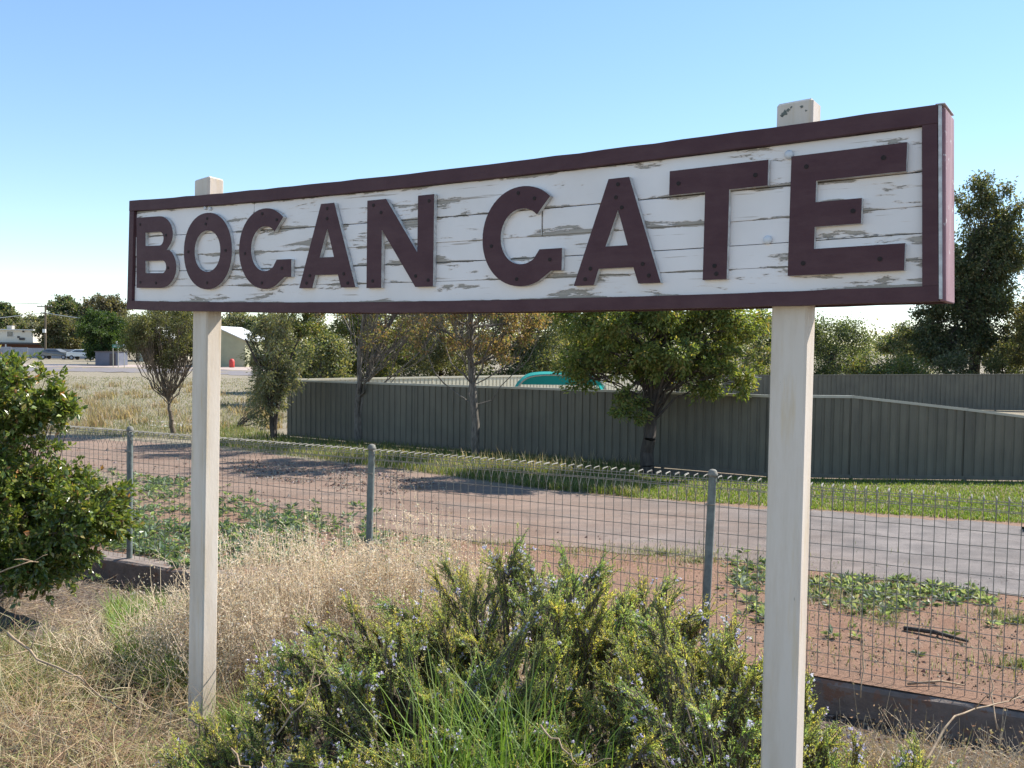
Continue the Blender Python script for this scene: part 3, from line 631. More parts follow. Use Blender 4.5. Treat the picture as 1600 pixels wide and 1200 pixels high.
def ell(cx, cy, rx, ry, D, n, cr, dep=1.0, keep=None, up=.0):
    """n clumps inside an ellipse given at distance D (angles as seen from the camera), radius cr metres"""
    out = []
    c = at(cx, cy, D); sx = rx*D/FPX; sz = ry*D/FPX
    while len(out) < n:
        v = rng.uniform(-1, 1, 3)
        r = np.linalg.norm(v)
        if r > 1 or r < rng.uniform(0, .75): continue
        out.append([c[0]+v[0]*(sx-cr*.6), c[1]+v[1]*sx*dep*.8, c[2]+v[2]*(sz-cr*.5), cr*rng.uniform(.7, 1.3)])
    return out
OL = [(.13, .155, .075), (.175, .19, .10), (.09, .115, .055), (.21, .20, .12)]
GG = [(.16, .175, .11), (.20, .21, .145), (.11, .125, .075), (.22, .20, .15)]
DG = [(.03, .06, .018), (.05, .085, .022), (.07, .11, .03)]
YG = [(.11, .14, .03), (.15, .17, .04), (.07, .10, .025), (.20, .16, .05)]
G1 = 'scrub trees along the far side of the town'
def ft(label, cx, top, wpx, D, colors, basey=None, n=5000, cr=None, leaf=None, dep=1, tr=None, bx=None, name='tree', **kw):
    g = at(cx if bx is None else bx, 560, D); base = np.array([g[0], g[1], float(gz(g[0], g[1]))]); by = basey or 540+1.8*1400/D
    ry = (by-top)/2; return tree(label, base, ell(cx, top+ry, wpx/2, ry, D, kw.pop('nc', 40), cr or wpx/2*D/FPX*.3, dep), int(n*2.3), leaf*1.5 if leaf else D*.0028, colors, trunk_r=tr or wpx*D/FPX*.022, twig_r=D*.0001, fork=(.2, .75), name=name, aspect=.6, **kw)
ft('dark green pine like tree at the far left edge of the view', 2, 470, 60, 150, DG+GG, 545)
ft('low olive scrub tree behind the cream house', 48, 492, 74, 165, GG, 548)
ft('domed grey green gum tree left of the tallest grey gum', 108, 464, 78, 152, GG+DG, 520, 5500)
ft('tallest grey leafed gum tree on the left skyline', 158, 456, 88, 150, [(.13, .12, .085), (.17, .155, .11), (.09, .09, .055)], 545, 6500)
ft('bushy brownish scrub tree between the power pole and the dark tree', 98, 497, 82, 135, [(.13, .13, .075), (.17, .15, .09), (.09, .1, .04)], 556, 6000)
ft('dense dark green tree behind the direction sign', 160, 482, 74, 100, DG+[(.06, .10, .03)], 570, 9000, nc=50, leaf=.14)
ft('green tree just right of the dense dark tree', 214, 482, 60, 118, YG+DG, 556, 4500)
ft('pale green tree behind the upper left post', 268, 480, 80, 125, OL, 556, 5000)
ft('wide grey green gum behind the olive shed', 372, 486, 96, 135, GG, 560, 6000)
ft('dark gum tree beside the small white roof', 412, 488, 60, 128, GG+DG, 556, 4500)
ft('bright olive tree rising at the left end of the metal fence', 462, 470, 110, 48, YG+OL, 640, 9000)
ft('full olive green tree behind the left bare tree', 560, 400, 170, 40, OL+YG, 650, 13000, nc=46, leaf=.075)
ft('dusty olive tree behind the cream ribbed fence', 690, 395, 170, 44, GG+OL, 650, 11000, nc=40, leaf=.08)
ft('broad dark olive tree behind the teal canopy', 835, 390, 190, 41, OL, 640, 13000, nc=46, leaf=.08)
ft('olive tree directly behind the thick leafy tree', 975, 400, 170, 45, OL+GG, 640, 9000, nc=36, leaf=.085)
ft('soft blue green wattle right of the right sign post', 1300, 482, 150, 56, [(.10, .13, .075), (.13, .16, .09), (.07, .095, .05)], 640, 10000, nc=44, leaf=.09)
ft('green tree hidden partly by the right sign post', 1205, 470, 110, 54, OL+DG, 640, 7000, leaf=.09)
ft('dark bushy gum between the wattle and the big eucalyptus', 1412, 505, 110, 60, DG+GG, 640, 7000, nc=36, leaf=.09)
ft('low yellow green shrub above the rear fence', 1385, 548, 140, 46, YG+OL, 640, 6000, leaf=.08, name='shrub', cat_='shrub')
ft('brownish olive tree at the right edge of the view', 1640, 440, 130, 44, [(.13, .12, .05), (.10, .11, .04), (.16, .13, .06)], 640, 8000, leaf=.08)
for lb_, cx, top, wp, D_, cc in (('low dense green shrub behind the left end of the metal fence', 500, 520, 130, 36, OL), ('rounded grey green shrub behind the left bare tree', 610, 515, 130, 42, GG),
        ('dusty green shrub behind the middle of the cream fence', 700, 510, 140, 46, OL+GG), ('dark green shrub to the left of the teal canopy', 785, 515, 120, 39, DG+OL),
        ('broad green shrub behind the teal canopy top', 880, 505, 150, 44, OL), ('shaded green shrub behind the thick leafy tree trunk', 1060, 500, 150, 42, OL+DG), ('leafy shrub just left of the right sign post', 1170, 500, 120, 44, OL+YG),
        ('rounded shrub in the gap left of the big eucalyptus trunk', 1475, 535, 120, 47, GG+OL), ('olive shrub behind the rear fence at the right edge', 1565, 535, 110, 46, OL)):
    ft(lb_, cx, top, wp, D_, cc, 665, 3600, leaf=.085, name='shrub', cat_='shrub', nc=34)
# distant treeline
nb = 420; px_ = rng.uniform(-250, 1850, nb); DD = rng.uniform(165, 230, nb); c_ = np.array([at(px_[i], 528+rng.uniform(-14, 12)-8*math.sin(px_[i]*.011)*math.sin(px_[i]*.037)+.012*(px_[i]-300), DD[i]) for i in range(nb)])
q = np.repeat(np.arange(nb), 90); pp = c_[q]+rng.normal(0, 1, (len(q), 3))*np.array([2.2, 2.2, 1.3]); V, Fs, C = leaf_geo(pp, rdir(len(q)), rng.uniform(.4, .9, len(q)), rng.uniform(.3, .5, len(q)), pal(len(q), GG+OL))
o = mesh('distant_woodland', V, Fs, LEAF, cols=C); tag(o, 'low far off belt of grey green woodland along the horizon', 'woodland', kind='stuff')
# big eucalyptus
D = 48; cl_ = []
for (cx, cy, rx, ry, n, cr) in ((1525, 305, 42, 42, 12, .55), (1525, 470, 50, 60, 14, .6), (1540, 370, 40, 50, 10, .6), (1572, 330, 32, 52, 8, .5), (1530, 400, 70, 50, 16, .6), (1478, 465, 70, 34, 24, .55), (1455, 530, 60, 50, 22, .55), (1560, 540, 60, 46, 20, .6), (1580, 380, 34, 60, 12, .5), (1555, 400, 50, 90, 22, .6), (1500, 430, 50, 60, 16, .5), (1440, 478, 40, 18, 6, .4), (1590, 440, 46, 66, 12, .6), (1500, 520, 70, 50, 14, .6), (1600, 520, 50, 50, 8, .6), (1445, 540, 40, 40, 8, .5)):
    cl_ += ell(cx, cy, rx, ry, D, n, cr, .7)
g = at(1520, 620, D); base = (g[0], g[1], float(gz(g[0], g[1])))
tree('tall dark eucalyptus with clumped crown beyond the right end of the nameboard', base, cl_, 64000, .165, [(.08, .10, .05), (.12, .14, .07), (.055, .075, .035), (.18, .165, .09)], trunk_r=.24, fork=(.22, .7), bark=BARK, twig_r=.006, stems=3, twigs=9, droop=.5, aspect=.5)
# roadside trees
b1 = gp(557, 692); cl_ = ell(590, 455, 140, 115, b1[1], 60, .30, .9)
AUT = [(.27, .18, .11), (.21, .20, .09), (.33, .24, .14), (.17, .18, .07)]
tree('sparse roadside tree with two pale trunks and few brown leaves, leftmost along the metal fence', b1, cl_, 7000, .075, AUT, [2, 3, 1, 2], trunk_r=.10, fork=(.22, .85), bark=PALEBARK, twigs=6, twig_r=.007, vase=True, bare=True, stems=2, aspect=.6)
b2 = gp(745, 715); cl_ = ell(735, 460, 145, 130, b2[1], 80, .27, .9)
tree('sparse reddish brown leafed tree standing between two other roadside trees', b2, cl_, 14000, .07, AUT, [4, 2, 2, 2], trunk_r=.11, fork=(.28, .9), bark=PALEBARK, twigs=6, twig_r=.005, vase=True, bare=True, aspect=.6)
b3 = gp(1012, 739); D = b3[1]; cl_ = ell(1030, 500, 165, 110, D, 75, .33, .9)+ell(1120, 570, 70, 60, D-.4, 22, .24, .8)+ell(985, 630, 32, 40, D-.3, 6, .2, .5)+ell(900, 570, 50, 40, D, 8, .25, .8)
tree('thick leafy green tree with leaning dark trunk in front of the metal fence', b3, cl_, 52000, .085, [(.10, .14, .04), (.15, .19, .055), (.21, .24, .07), (.28, .24, .09)], [3, 4, 3, 1.3], trunk_r=.15, fork=(.35, .8), twig_r=.004, lean=.0, twigs=10, droop=.3, aspect=.5)
b4 = gp(271, 679); D = b4[1]; cl_ = ell(262, 525, 72, 52, D, 60, .28, .9)
tree('small vase shaped tree with bare lower stems alone in the dry field', b4, cl_, 22000, .08, [(.12, .13, .06), (.16, .16, .08), (.09, .10, .045)], trunk_r=.085, fork=(.27, .34), bark=TWIG, twig_r=.005, vase=True, twigs=10, aspect=.3)
g = gp(428, 690); cl_ = ell(428, 550, 52, 85, g[1], 34, .30, .9)+ell(418, 630, 34, 36, g[1], 8, .25, .8)
tree('drooping grey green wattle at the left end of the metal fence', g, cl_, 11000, .10, [(.18, .20, .12), (.22, .23, .14), (.25, .23, .16)], trunk_r=.07, fork=(.1, .8), twig_r=.004, stems=3, droop=.6, aspect=.3)
# dead branch pile
g = gp(370, 668); t = thing('dead_branch', 'bare dead branch lying in the dry field beside the wattle', 'branch', tuple(g)); P0_, P1_, R0_, R1_ = [], [], [], []
for k in range(9):
    a = np.array([0, 0, .02]); d = np.array([rng.uniform(-.3, 1.6), rng.uniform(-.3, .3), rng.uniform(.15, .9)])
    for s_ in range(6):
        b_ = a+d*.22+rng.normal(0, .06, 3); b_[2] = max(b_[2], .02); P0_.append(a); P1_.append(b_); R0_.append(.022*(1-s_/7)); R1_.append(.022*(1-(s_+1)/7))
        for q in range(2): e = b_+rng.normal(0, .16, 3)+np.array([.1, 0, .05]); P0_.append(b_); P1_.append(e); R0_.append(.007); R1_.append(.003)
        a = b_
V, Fs = tubes_np(P0_, P1_, R0_, R1_, 4); mesh('branches', V, Fs, TWIG, t)

# ------------------------------------------------------------------ far buildings and street things
WHITE = mat('white_paint', (.72, .70, .66), (.66, .64, .6), 2, .7); CREAM = mat('cream_wall', (.72, .66, .56), (.66, .6, .5), 1, .7)
BRICK = mat('brown_brick', (.20, .09, .06), (.16, .07, .05), 3, .85); ROOF = mat('white_metal_roof', (.62, .62, .60), (.52, .52, .5), 1.5, .45)
OLIVE = mat('olive_wall', (.36, .35, .22), (.31, .30, .19), 1, .7); GLASS = mat('dark_window', (.10, .10, .12), (.05, .06, .07), 2, .15, spec=.8, bst=0)
GREYF = mat('grey_fence_sheet', (.42, .42, .45), (.32, .32, .35), .6, .6); DARKT = mat('dark_trim', (.07, .06, .06), None, 4, .6)
def boxo(name, a, b_, m, parent, bevel=0): return MB().box(a, b_).build(name, m, parent, bevel=bevel)
D = 140; a = at(-90, 560, D); e = at(52, 560, D); x0, x1 = a[0], e[0]; zt = at(20, 516, D)[2]; zm = at(20, 535, D)[2]; zg = -.6
h = thing('house', 'cream upper storey house over dark carport at the far left', 'house', (x1, D, zg)); L = x1-x0
boxo('upper_wall', (-L, 0, zm-zg), (0, 8, zt-zg), CREAM, h)
boxo('roof', (-L-.3, -.4, zt-zg+.005), (.3, 8.4, zt-zg+.15), WHITE, h)
boxo('lower_wall', (-L, 1.2, 0), (1.0, 7.5, zm-zg-.28), BRICK, h); boxo('floor_edge', (-L-.5, -.8, zm-zg-.27), (4.8, 7, zm-zg-.01), DARKT, h)
for x in (-4.0, 4.4): boxo('post', (x, -.7, 0), (x+.2, -.5, zm-zg-.275), WHITE, h)
wn = boxo('window', (-4.1, -.06, zm-zg+.85), (-3.0, -.004, zm-zg+1.75), WHITE, h); boxo('pane', (-4.0, -.08, zm-zg+.92), (-3.57, -.062, zm-zg+1.68), GLASS, wn); boxo('pane', (-3.53, -.08, zm-zg+.92), (-3.1, -.062, zm-zg+1.68), GLASS, wn)
boxo('air_conditioner', (-5.2, 2, zt-zg+.155), (-4.4, 2.8, zt-zg+.75), mat('cooler', (.4, .38, .34), None, 4), h)
for (x, z, w_, hh) in ((-1.6, 1.6, .25, .25), (-2.4, .7, .3, .3), (-2.1, .4, .8, .35)): boxo('meter_box', (x, -.15, zm-zg+z), (x+w_, -.002, zm-zg+z+hh), DARKT, h)
# long grey fence in the distance
D = 128; xs = np.linspace(at(-60, 560, D)[0], at(148, 560, D)[0], 9); tf = thing('paling_fence', 'long pale grey sheet fence far across the field left', 'fence', (xs[0], D, -.6))
for i in range(8):
    b = MB(); b.box((xs[i]-xs[0]+.03, 0, 0), (xs[i+1]-xs[0]-.03, .05, at(50, 541+2*i*.35, D)[2]+.6)); b.build('fence_sheet', GREYF, tf)
    b = MB()
    for k in range(8): x = xs[i]-xs[0]+.2+k*(xs[1]-xs[0]-.3)/8; b.box((x, -.03, .05), (x+.08, -.001, at(50, 541+2*i*.35, D)[2]+.55))
    q = b.build('ribs', GREYF, tf); q['kind'] = 'stuff'
# power pole
D = 128; g = at(71, 570, D); tp = thing('power_pole', 'tall timber power pole with crossarm beyond the field', 'power pole', (g[0], D, -.6)); ht = at(73, 476, D)[2]+.6
b = MB(); b.tube([(0, 0, 0), (.1, 0, ht)], [.17, .12], 8); b.build('pole', TWIG, tp)
for (z, w_) in ((ht-.35, 1.1), (ht-1.3, .7)):
    b = MB(); b.box((-w_+.1, -.2, z), (w_+.1, -.08, z+.13)); q = b.build('crossarm', TWIG, tp)
    for x in (-.9, -.4, .6, 1.0):
        if abs(x-.1) < w_: b = MB(); b.tube([(x, -.14, z+.132), (x, -.14, z+.3)], .05, 6); b.build('insulator', WHITE, q)
b = MB(); b.box((-.2, -.35, ht*.48), (.2, -.1, ht*.48+.5)); b.build('junction_box', WHITE, tp)
pt = np.array([g[0]+.1, D-.1, ht-.45])
for i, (qx, qy, DD, z0, r) in enumerate(((-150, 463, 150, -.05, .02), (-150, 470, 150, -.05, .02), (-100, 505, 140, -1.25, .045), (190, 503, 110, -1.3, .035), (1700, 380, 200, -.05, .012))):
    e = at(qx, qy, DD); a = pt+np.array([0, 0, z0]); m_ = (a+e)/2-np.array([0, 0, .3]); pts = bez(a, m_, e, 14); b = MB(); b.tube([p_-np.array(tp.location) for p_ in pts], r, 4, False)
    if i < 4: b.build('power_line', TWIG if i < 2 else WHITE, tp)
# direction sign
D = 92; g = at(178, 575, D); ds = thing('direction_sign', 'green road direction sign with white end panel by the dark tree', 'sign', (g[0], D, float(gz(g[0], D)))); zb = ds.location[2]
GS = mat('sign_green', (.02, .17, .11), (.02, .15, .10), 3, .4); z1 = at(185, 538, D)[2]-zb; z2 = at(185, 543.5, D)[2]-zb
b = MB(); b.box((-.15, -.05, z2), (.95, 0, z1)); b.build('sign_panel', GS, ds)
b = MB(); b.box((.96, -.05, z2+.02), (1.25, 0, z1)); b.build('route_panel', WHITE, ds)
b = MB()
for k in range(5): b.box((.02+k*.17, -.056, z2+.10), (.12+k*.17, -.051, z2+.22))
b.build('lettering', WHITE, ds)
b = MB(); b.box((.25, -.05, z1+.02), (.40, 0, z1+.3)); b.build('small_panel', WHITE, ds)
for x in (-.1, .42, 1.05): b = MB(); b.tube([(x, .06, 0), (x, .06, z1)], .035, 6); b.build('post', RAIL, ds)
# grey box shed under dark tree
D = 97; a = at(149, 570, D); e = at(184, 570, D); s_ = thing('garden_shed', 'small dark blue grey shed under the dense dark tree', 'shed', (a[0], D, -.6)); zz = at(160, 550, D)[2]+.6
BG_ = mat('blue_grey_sheet', (.12, .13, .17), (.09, .10, .13), 1, .6)
boxo('wall', (0, 0, 0), (e[0]-a[0], 2.5, zz), BG_, s_); boxo('roof', (-.1, -.1, zz+.003), (e[0]-a[0]+.1, 2.6, zz+.08), DARKT, s_); boxo('door', (1.55, -.03, .02), (2.2, -.003, zz-.15), DARKT, s_)
# gabled shed
def gable(name, label, px0, px1, yeave, yridge, ybase, D, wallm, roofm, depth=6, ridge=.5, cat_='house', wins=()):
    a = at(px0, ybase, D); e = at(px1, ybase, D); zg = float(gz(a[0], D)); t = thing(name, label, cat_, (a[0], D, zg)); W = e[0]-a[0]; ze = at(px0, yeave, D)[2]-zg; zr = at(px0, yridge, D)[2]-zg
    b = MB(); b.add([(0,0,0),(W,0,0),(W,0,ze),(W*ridge,0,zr-.05),(0,0,ze),(0,depth,0),(W,depth,0),(W,depth,ze),(W*ridge,depth,zr-.05),(0,depth,ze)], [(0,1,2,3,4),(9,8,7,6,5),(1,6,7,2),(0,4,9,5)]); b.build('wall', wallm, t)
    for (xa, za, xb, zb_) in ((-.35, ze-.12, W*ridge, zr), (W*ridge+.002, zr, W+.35, ze-.12)):
        b = MB(); b.add([(xa,-.4,za),(xb,-.4,zb_),(xb,depth+.4,zb_),(xa,depth+.4,za),(xa,-.4,za+.09),(xb,-.4,zb_+.09),(xb,depth+.4,zb_+.09),(xa,depth+.4,za+.09)], [(0,3,2,1),(4,5,6,7),(0,1,5,4),(1,2,6,5),(2,3,7,6),(3,0,4,7)]); b.build('roof', roofm, t)
    for (x, z, w_, hh) in wins:
        q = boxo('window', (x*W, -.06, z), (x*W+w_, -.003, z+hh), WHITE, t); boxo('pane', (x*W+.07, -.08, z+.07), (x*W+w_-.07, -.062, z+hh-.07), GLASS, q)
    return t
gable('shed', 'olive walled shed with pale gabled metal roof behind the left post', 300, 383, 531, 510, 572, 98, OLIVE, ROOF, 9, .45, 'shed', ((.05, 1.2, 1.0, .9),))
gable('house', 'white roofed house behind the small field tree', 212, 262, 528, 508, 566, 118, CREAM, ROOF, 10, .25, wins=((.3, 1.2, .9, .8),))
gable('house', 'small white house with pale roof right of the olive shed', 397, 428, 535, 525, 566, 118, WHITE, ROOF, 7, .5, wins=((.55, 1, .9, .9),))
gable('house', 'blue grey roofed house glimpsed between trees above the teal canopy', 890, 1000, 575, 556, 620, 62, CREAM, mat('blue_grey_roof', (.42, .46, .52), (.36, .4, .46), 1.5, .5), 8, .5, wins=((.2, 1, 1.0, 1.0), (.65, 1, 1, 1)))
D = 104; tf = thing('paling_fence', 'dark grey low fence between the olive shed and white house', 'fence', (at(384, 570, D)[0], D, -.6)); W = at(425, 570, D)[0]-tf.location[0]
for k in range(5): boxo('fence_sheet', (k*W/5+.02, 0, 0), ((k+1)*W/5-.02, .05, 1.5), mat('slate', (.16, .16, .19), None, 2), tf)
# red drum marker
D = 96; g = at(365, 568, D); t = thing('red_drum', 'small round red drum standing beside the olive shed wall', 'drum', (g[0], D-.6, float(gz(g[0], D))))
RED = mat('red_paint', (.55, .05, .04), (.45, .04, .03), 4, .5)
b = MB(); b.tube([(0, 0, .02), (0, 0, .1), (0, 0, .55), (0, 0, .8), (0, 0, .95)], [.24, .28, .28, .26, .12], 14); b.build('body', RED, t, True)
def car(label, px, py, D, L, m, rz=0, group=None, h=1.42, ute=False):
    g = at(px, py, D); t = thing('parked_car', label, 'car', (g[0], D, float(gz(g[0], D))), rz, group)
    if ute: prof = [(-.5, .35), (-.5, .72), (-.12, .78), (-.08, 1.0), (.0, 1.0), (.20, 1.0), (.30, .74), (.47, .66), (.5, .35)]
    else: prof = [(-.5, .32), (-.49, .68), (-.38, .74), (-.24, .98), (-.1, 1.0), (.08, 1.0), (.24, .74), (.46, .64), (.5, .32)]
    wd = .85; b = MB(); n = len(prof); vs = []
    for y in (-wd, wd):
        for (x, z) in prof: vs.append((x*L, y*(.82 if z > .9 else 1), z*h))
    b.add(vs, [tuple(range(n)), tuple(range(2*n-1, n-1, -1))]+[(i, n+i, n+(i+1) % n, (i+1) % n) for i in range(n)]); b.build('body', m, t, bevel=.05)
    for y in (-1, 1):
        b = MB(); b.add([(-.32*L, y*(wd*.985+.02), .76*h), (.17*L, y*(wd*.985+.02), .76*h), (.07*L, y*(wd*.86+.02), .93*h), (-.21*L, y*(wd*.86+.02), .93*h)], [(0, 1, 2, 3)]); b.build('side_window', GLASS, t)
        for x in (-.32, .32):
            b = MB(); b.tube([(x*L, y*(wd-.12), .31), (x*L, y*(wd+.03), .31)], .31, 16); w_ = b.build('wheel', DARKT, t); b = MB(); b.tube([(x*L, y*(wd+.031), .31), (x*L, y*(wd+.045), .31)], .17, 12); b.build('rim', GREYF, w_)
    return t
SILV = mat('silver_car_paint', (.2, .2, .2), (.17, .17, .17), 1, .25, .3, bst=0); WCAR = mat('white_car_paint', (.75, .75, .74), None, 1, .25, bst=0)
WCAR = mat('white_car_paint', (.75, .75, .74), (.72, .72, .71), 1, .25, bst=0)
car('silver sedan with pale roof parked before the grey fence', 88, 562, 124, 4.4, SILV); car('low white car right of the silver sedan near the dark tree', 132, 562, 122, 4.2, WCAR)
car('white utility parked right of the olive shed', 403, 566, 101, 2.9, WCAR, 0, ute=True)
# white stones in the field
p = scatter(46, [(215, 664), (262, 656), (310, 660), (300, 668), (225, 669)])
V = (p[:, None]+oc[None]*rng.uniform(.5, 1.4, (len(p), 6, 1))*rng.uniform(.03, .12, (len(p), 1, 1))*np.array([1.6, 1, .35])+np.array([0, 0, .02])).reshape(-1, 3)
o = mesh('chalky_rubble', V, (of[None]+(np.arange(len(p))*6)[:, None, None]).reshape(-1, 3), STRAW, cols=np.repeat(pal(len(p), [(.7, .67, .62), (.5, .47, .42)]), 6, 0)); tag(o, 'scattered white rubble on the field near the small tree', 'rubble', kind='stuff')

# ------------------------------------------------------------------ grasses beyond the wire fence
GRN = [(.09, .14, .03), (.13, .18, .04), (.18, .20, .06), (.24, .21, .10)]; BRT = [(.14, .21, .03), (.20, .27, .04), (.10, .16, .025), (.26, .25, .08)]
DRY = [(.36, .32, .26), (.30, .27, .21), (.34, .29, .21), (.28, .23, .16), (.22, .21, .14), (.17, .19, .11), (.38, .33, .25)]
p = scatter(26000, [(450, 684), (1000, 730), (1000, 778), (860, 766), (700, 744), (560, 726), (400, 706), (300, 694), (330, 660), (440, 680)])
V, Fs, C = blades_geo(p, rng.uniform(.06, .22, len(p)), .012, pal(len(p), GRN+[(.33, .27, .15)], [3, 3, 3, 2, 2]), .4, .5)
p = scatter(420, [(700, 715), (1000, 730), (900, 745), (660, 738)]); g2 = blades_geo(p, rng.uniform(.12, .42, len(p)), .010, pal(len(p), [(.42, .34, .2), (.5, .42, .28)]), .25, .4)
V, Fs, C = cat([(V, Fs, C), g2]); o = mesh('verge_grass', V, Fs, GRASS, cols=C); tag(o, 'uneven green and straw grass along the foot of the metal fence', 'grass', kind='stuff')
p = scatter(46000, [(980, 742), (1200, 747), (1330, 750), (1800, 756), (1950, 846), (1600, 818), (1270, 796), (1100, 785), (980, 778)])
V, Fs, C = blades_geo(p, rng.uniform(.03, .085, len(p)), .012, pal(len(p), BRT, [4, 3, 2, 1.5]), .6, .6)
o = mesh('lawn', V, Fs, GRASS, cols=C); tag(o, 'short bright green lawn between the road and the fence', 'lawn', kind='stuff')
fp = [(-300, 584), (440, 592), (450, 660), (330, 690), (60, 678), (-300, 664)]
p = scatter(52000, fp); sc_ = np.clip(p[:, 1]/30, .8, 2.6); hh = vnoise(p[:, 0]*.35, p[:, 1]*.2); base_c = pal(len(p), DRY); gcol = pal(len(p), [(.15, .17, .08), (.2, .2, .1), (.26, .23, .13)])
k = (hh+rng.normal(0, .35, len(p)) < -.1) | (p[:, 1] < 29+rng.normal(0, 2, len(p))); base_c[k] = gcol[k]
V, Fs, C = blades_geo(p, rng.uniform(.05, .17, len(p))*(1+.7*np.clip(hh, -.5, 1)), .016*sc_, base_c, .5, .6)
o = mesh('field_grass', V, Fs, GRASS, cols=C); tag(o, 'dry straw and faded green grass covering the open field', 'grass', kind='stuff')
# tufts in the field
p = gps(rng.uniform(60, 440, 60), rng.uniform(600, 676, 60)); pp = np.repeat(p, 70, 0)+np.append(rng.normal(0, .22, (4200, 2)), np.zeros((4200, 1)), 1); pp[:, 2] = gz(pp[:, 0], pp[:, 1])
V, Fs, C = blades_geo(pp, rng.uniform(.2, .45, 4200), .025, pal(4200, [(.38, .28, .17), (.3, .23, .14), (.25, .2, .12)]), .5, .5)
o = mesh('straw_tussocks', V, Fs, GRASS, cols=C); tag(o, 'brown straw tussocks dotted through the dry field', 'grass', kind='stuff')
def tuft(px, py, r, n):
    c = gp(px, py); q = rng.normal(0, 1, (n, 2))*np.abs(rng.normal(0, r*.55, (n, 1))); p = np.column_stack([c[0]+q[:, 0]*1.3, c[1]+q[:, 1]*.5, np.zeros(n)]); p[:, 2] = gz(p[:, 0], p[:, 1]); return p
# weeds on the near verge (beyond wire fence)
TG = [(.11, .17, .10), (.16, .23, .15), (.08, .13, .07), (.22, .27, .17)]
def weeds(name, label, polys, n, leaf, hgt, colors, catn='weeds'):
    gs = []
    for poly, fr in polys:
        c = scatter(int(n*fr/15), poly, cl=-.15, cs=.25); c[:, :2] += rng.normal(0, .05, (len(c), 2)); R_ = rng.uniform(.5, 1.35, len(c)); q = np.repeat(np.arange(len(c)), 15); m = len(q)
        th = rng.uniform(0, 2*np.pi, m); el = np.abs(rng.normal(.35, .3, m)); D_ = np.stack([np.cos(th)*np.cos(el), np.sin(th)*np.cos(el), np.sin(el)], 1)
        P_ = c[q]+D_*(leaf*.3*R_[q])[:, None]*rng.random((m, 1)); P_[:, 2] += rng.uniform(0, hgt*.5, m)*R_[q]; s_ = leaf*rng.uniform(.6, 1.3, m)*R_[q]; tone = rng.uniform(.8, 1.2, len(c))[q][:, None]
        gs.append(leaf_geo(P_, D_, s_, s_*.36, pal(m, colors)*tone, .12))
    V, Fs, C = cat(gs); o = mesh(name, V, Fs, LEAF, cols=C); return tag(o, label, catn, kind='stuff')
weeds('green_weeds', 'blue green leafy weeds on the verge behind the left fence panels', [([(100, 735), (300, 752), (360, 780), (470, 812), (480, 880), (300, 892), (150, 850)], .85), ([(380, 785), (700, 850), (700, 900), (500, 900)], .15), ([(80, 715), (600, 800), (600, 860), (80, 760)], .08)], 15000, .075, .10, TG)
weeds('thistle_patch', 'silvery green broadleaf weeds patch on red dirt beyond the right post', [([(1130, 860), (1230, 875), (1220, 985), (1150, 950)], .3), ([(1080, 875), (1600, 935), (1600, 1060), (1100, 960)], .08), ([(1262, 905), (1430, 905), (1435, 968), (1330, 960), (1262, 935)], .45), ([(1430, 918), (1530, 915), (1540, 942), (1440, 945)], .2)], 5200, .065, .05, [(.12, .17, .09), (.20, .26, .17), (.30, .34, .27), (.07, .10, .05)])
p = np.concatenate([scatter(1500, [(560, 830), (1100, 870), (1600, 930), (1650, 1090), (1100, 1010), (700, 900)]), tuft(1040, 866, 1.1, 900), tuft(1090, 878, .7, 500), tuft(1010, 862, .5, 200), tuft(1590, 972, .35, 420), tuft(1555, 960, .25, 200), tuft(760, 850, .5, 260), tuft(900, 862, .6, 200), tuft(470, 815, .5, 300), scatter(1200, [(1250, 900), (1420, 930), (1400, 985), (1250, 940)]), tuft(1600, 1040, .25, 350)])
V, Fs, C = blades_geo(p, rng.uniform(.03, .10, len(p)), .006, pal(len(p), GRN+DRY[:2]), .7, .6); o = mesh('verge_tufts', V, Fs, GRASS, cols=C); tag(o, 'small grass tufts on the red dirt between fence and road', 'grass', kind='stuff')
# dark stick beyond fence
a = gp(1412, 985); b_ = gp(1513, 1006); t = MB(); t.tube([(0, 0, .02), tuple((b_-a)*.5+np.array([0, .02, .035])), tuple(b_-a+np.array([0, 0, .02]))], [.018, .02, .012], 7)
o = t.build('fallen_stick', BARK, None, True); o.location = a; tag(o, 'dark straight stick lying on red dirt behind the fence', 'stick')
a = gp(1418, 1072); b_ = gp(1508, 1074); t = MB(); t.tube([(0, 0, .015), tuple((b_-a)*.6+np.array([0, .03, .03])), tuple(b_-a+np.array([0, 0, .015]))], [.009, .008, .005], 6)
o = t.build('fallen_stick', DRYTWIG, None, True); o.location = a; tag(o, 'pale thin stick on the dirt close behind the fence wires', 'stick')

# ------------------------------------------------------------------ garden bed
# timber sleeper at left
a = gp(-60, 955, bz); b_ = gp(150, 1030, bz); d = Vector(b_-a); d.z = 0; L = d.length; 
OLD = mat('weathered_sleeper', (.17, .135, .105), (.09, .07, .055), 5, .95, bst=1, bd=.02, stretch=(.3, 4, 4))
t = MB(); n = 14; vs = []; fs = []
for i in range(n+1):
    x = L*i/n; j = [random.uniform(-.01, .01) for _ in range(5)]
    vs += [(x, -.11+j[0], -.05), (x, -.105+j[1], .10+j[2]), (x, .10+j[3], .105+j[4]), (x, .11, -.05)]
for i in range(n):
    for j in range(3): fs.append((i*4+j, (i+1)*4+j, (i+1)*4+j+1, i*4+j+1))
fs += [(0, 1, 2, 3), (n*4+3, n*4+2, n*4+1, n*4)]; t.add(vs, fs); o = t.build('timber_sleeper', OLD, None, bevel=.008); o.location = a; o.rotation_euler = (0, 0, math.atan2(d.y, d.x)); tag(o, 'old cracked timber sleeper half buried in mulch at lower left', 'timber')
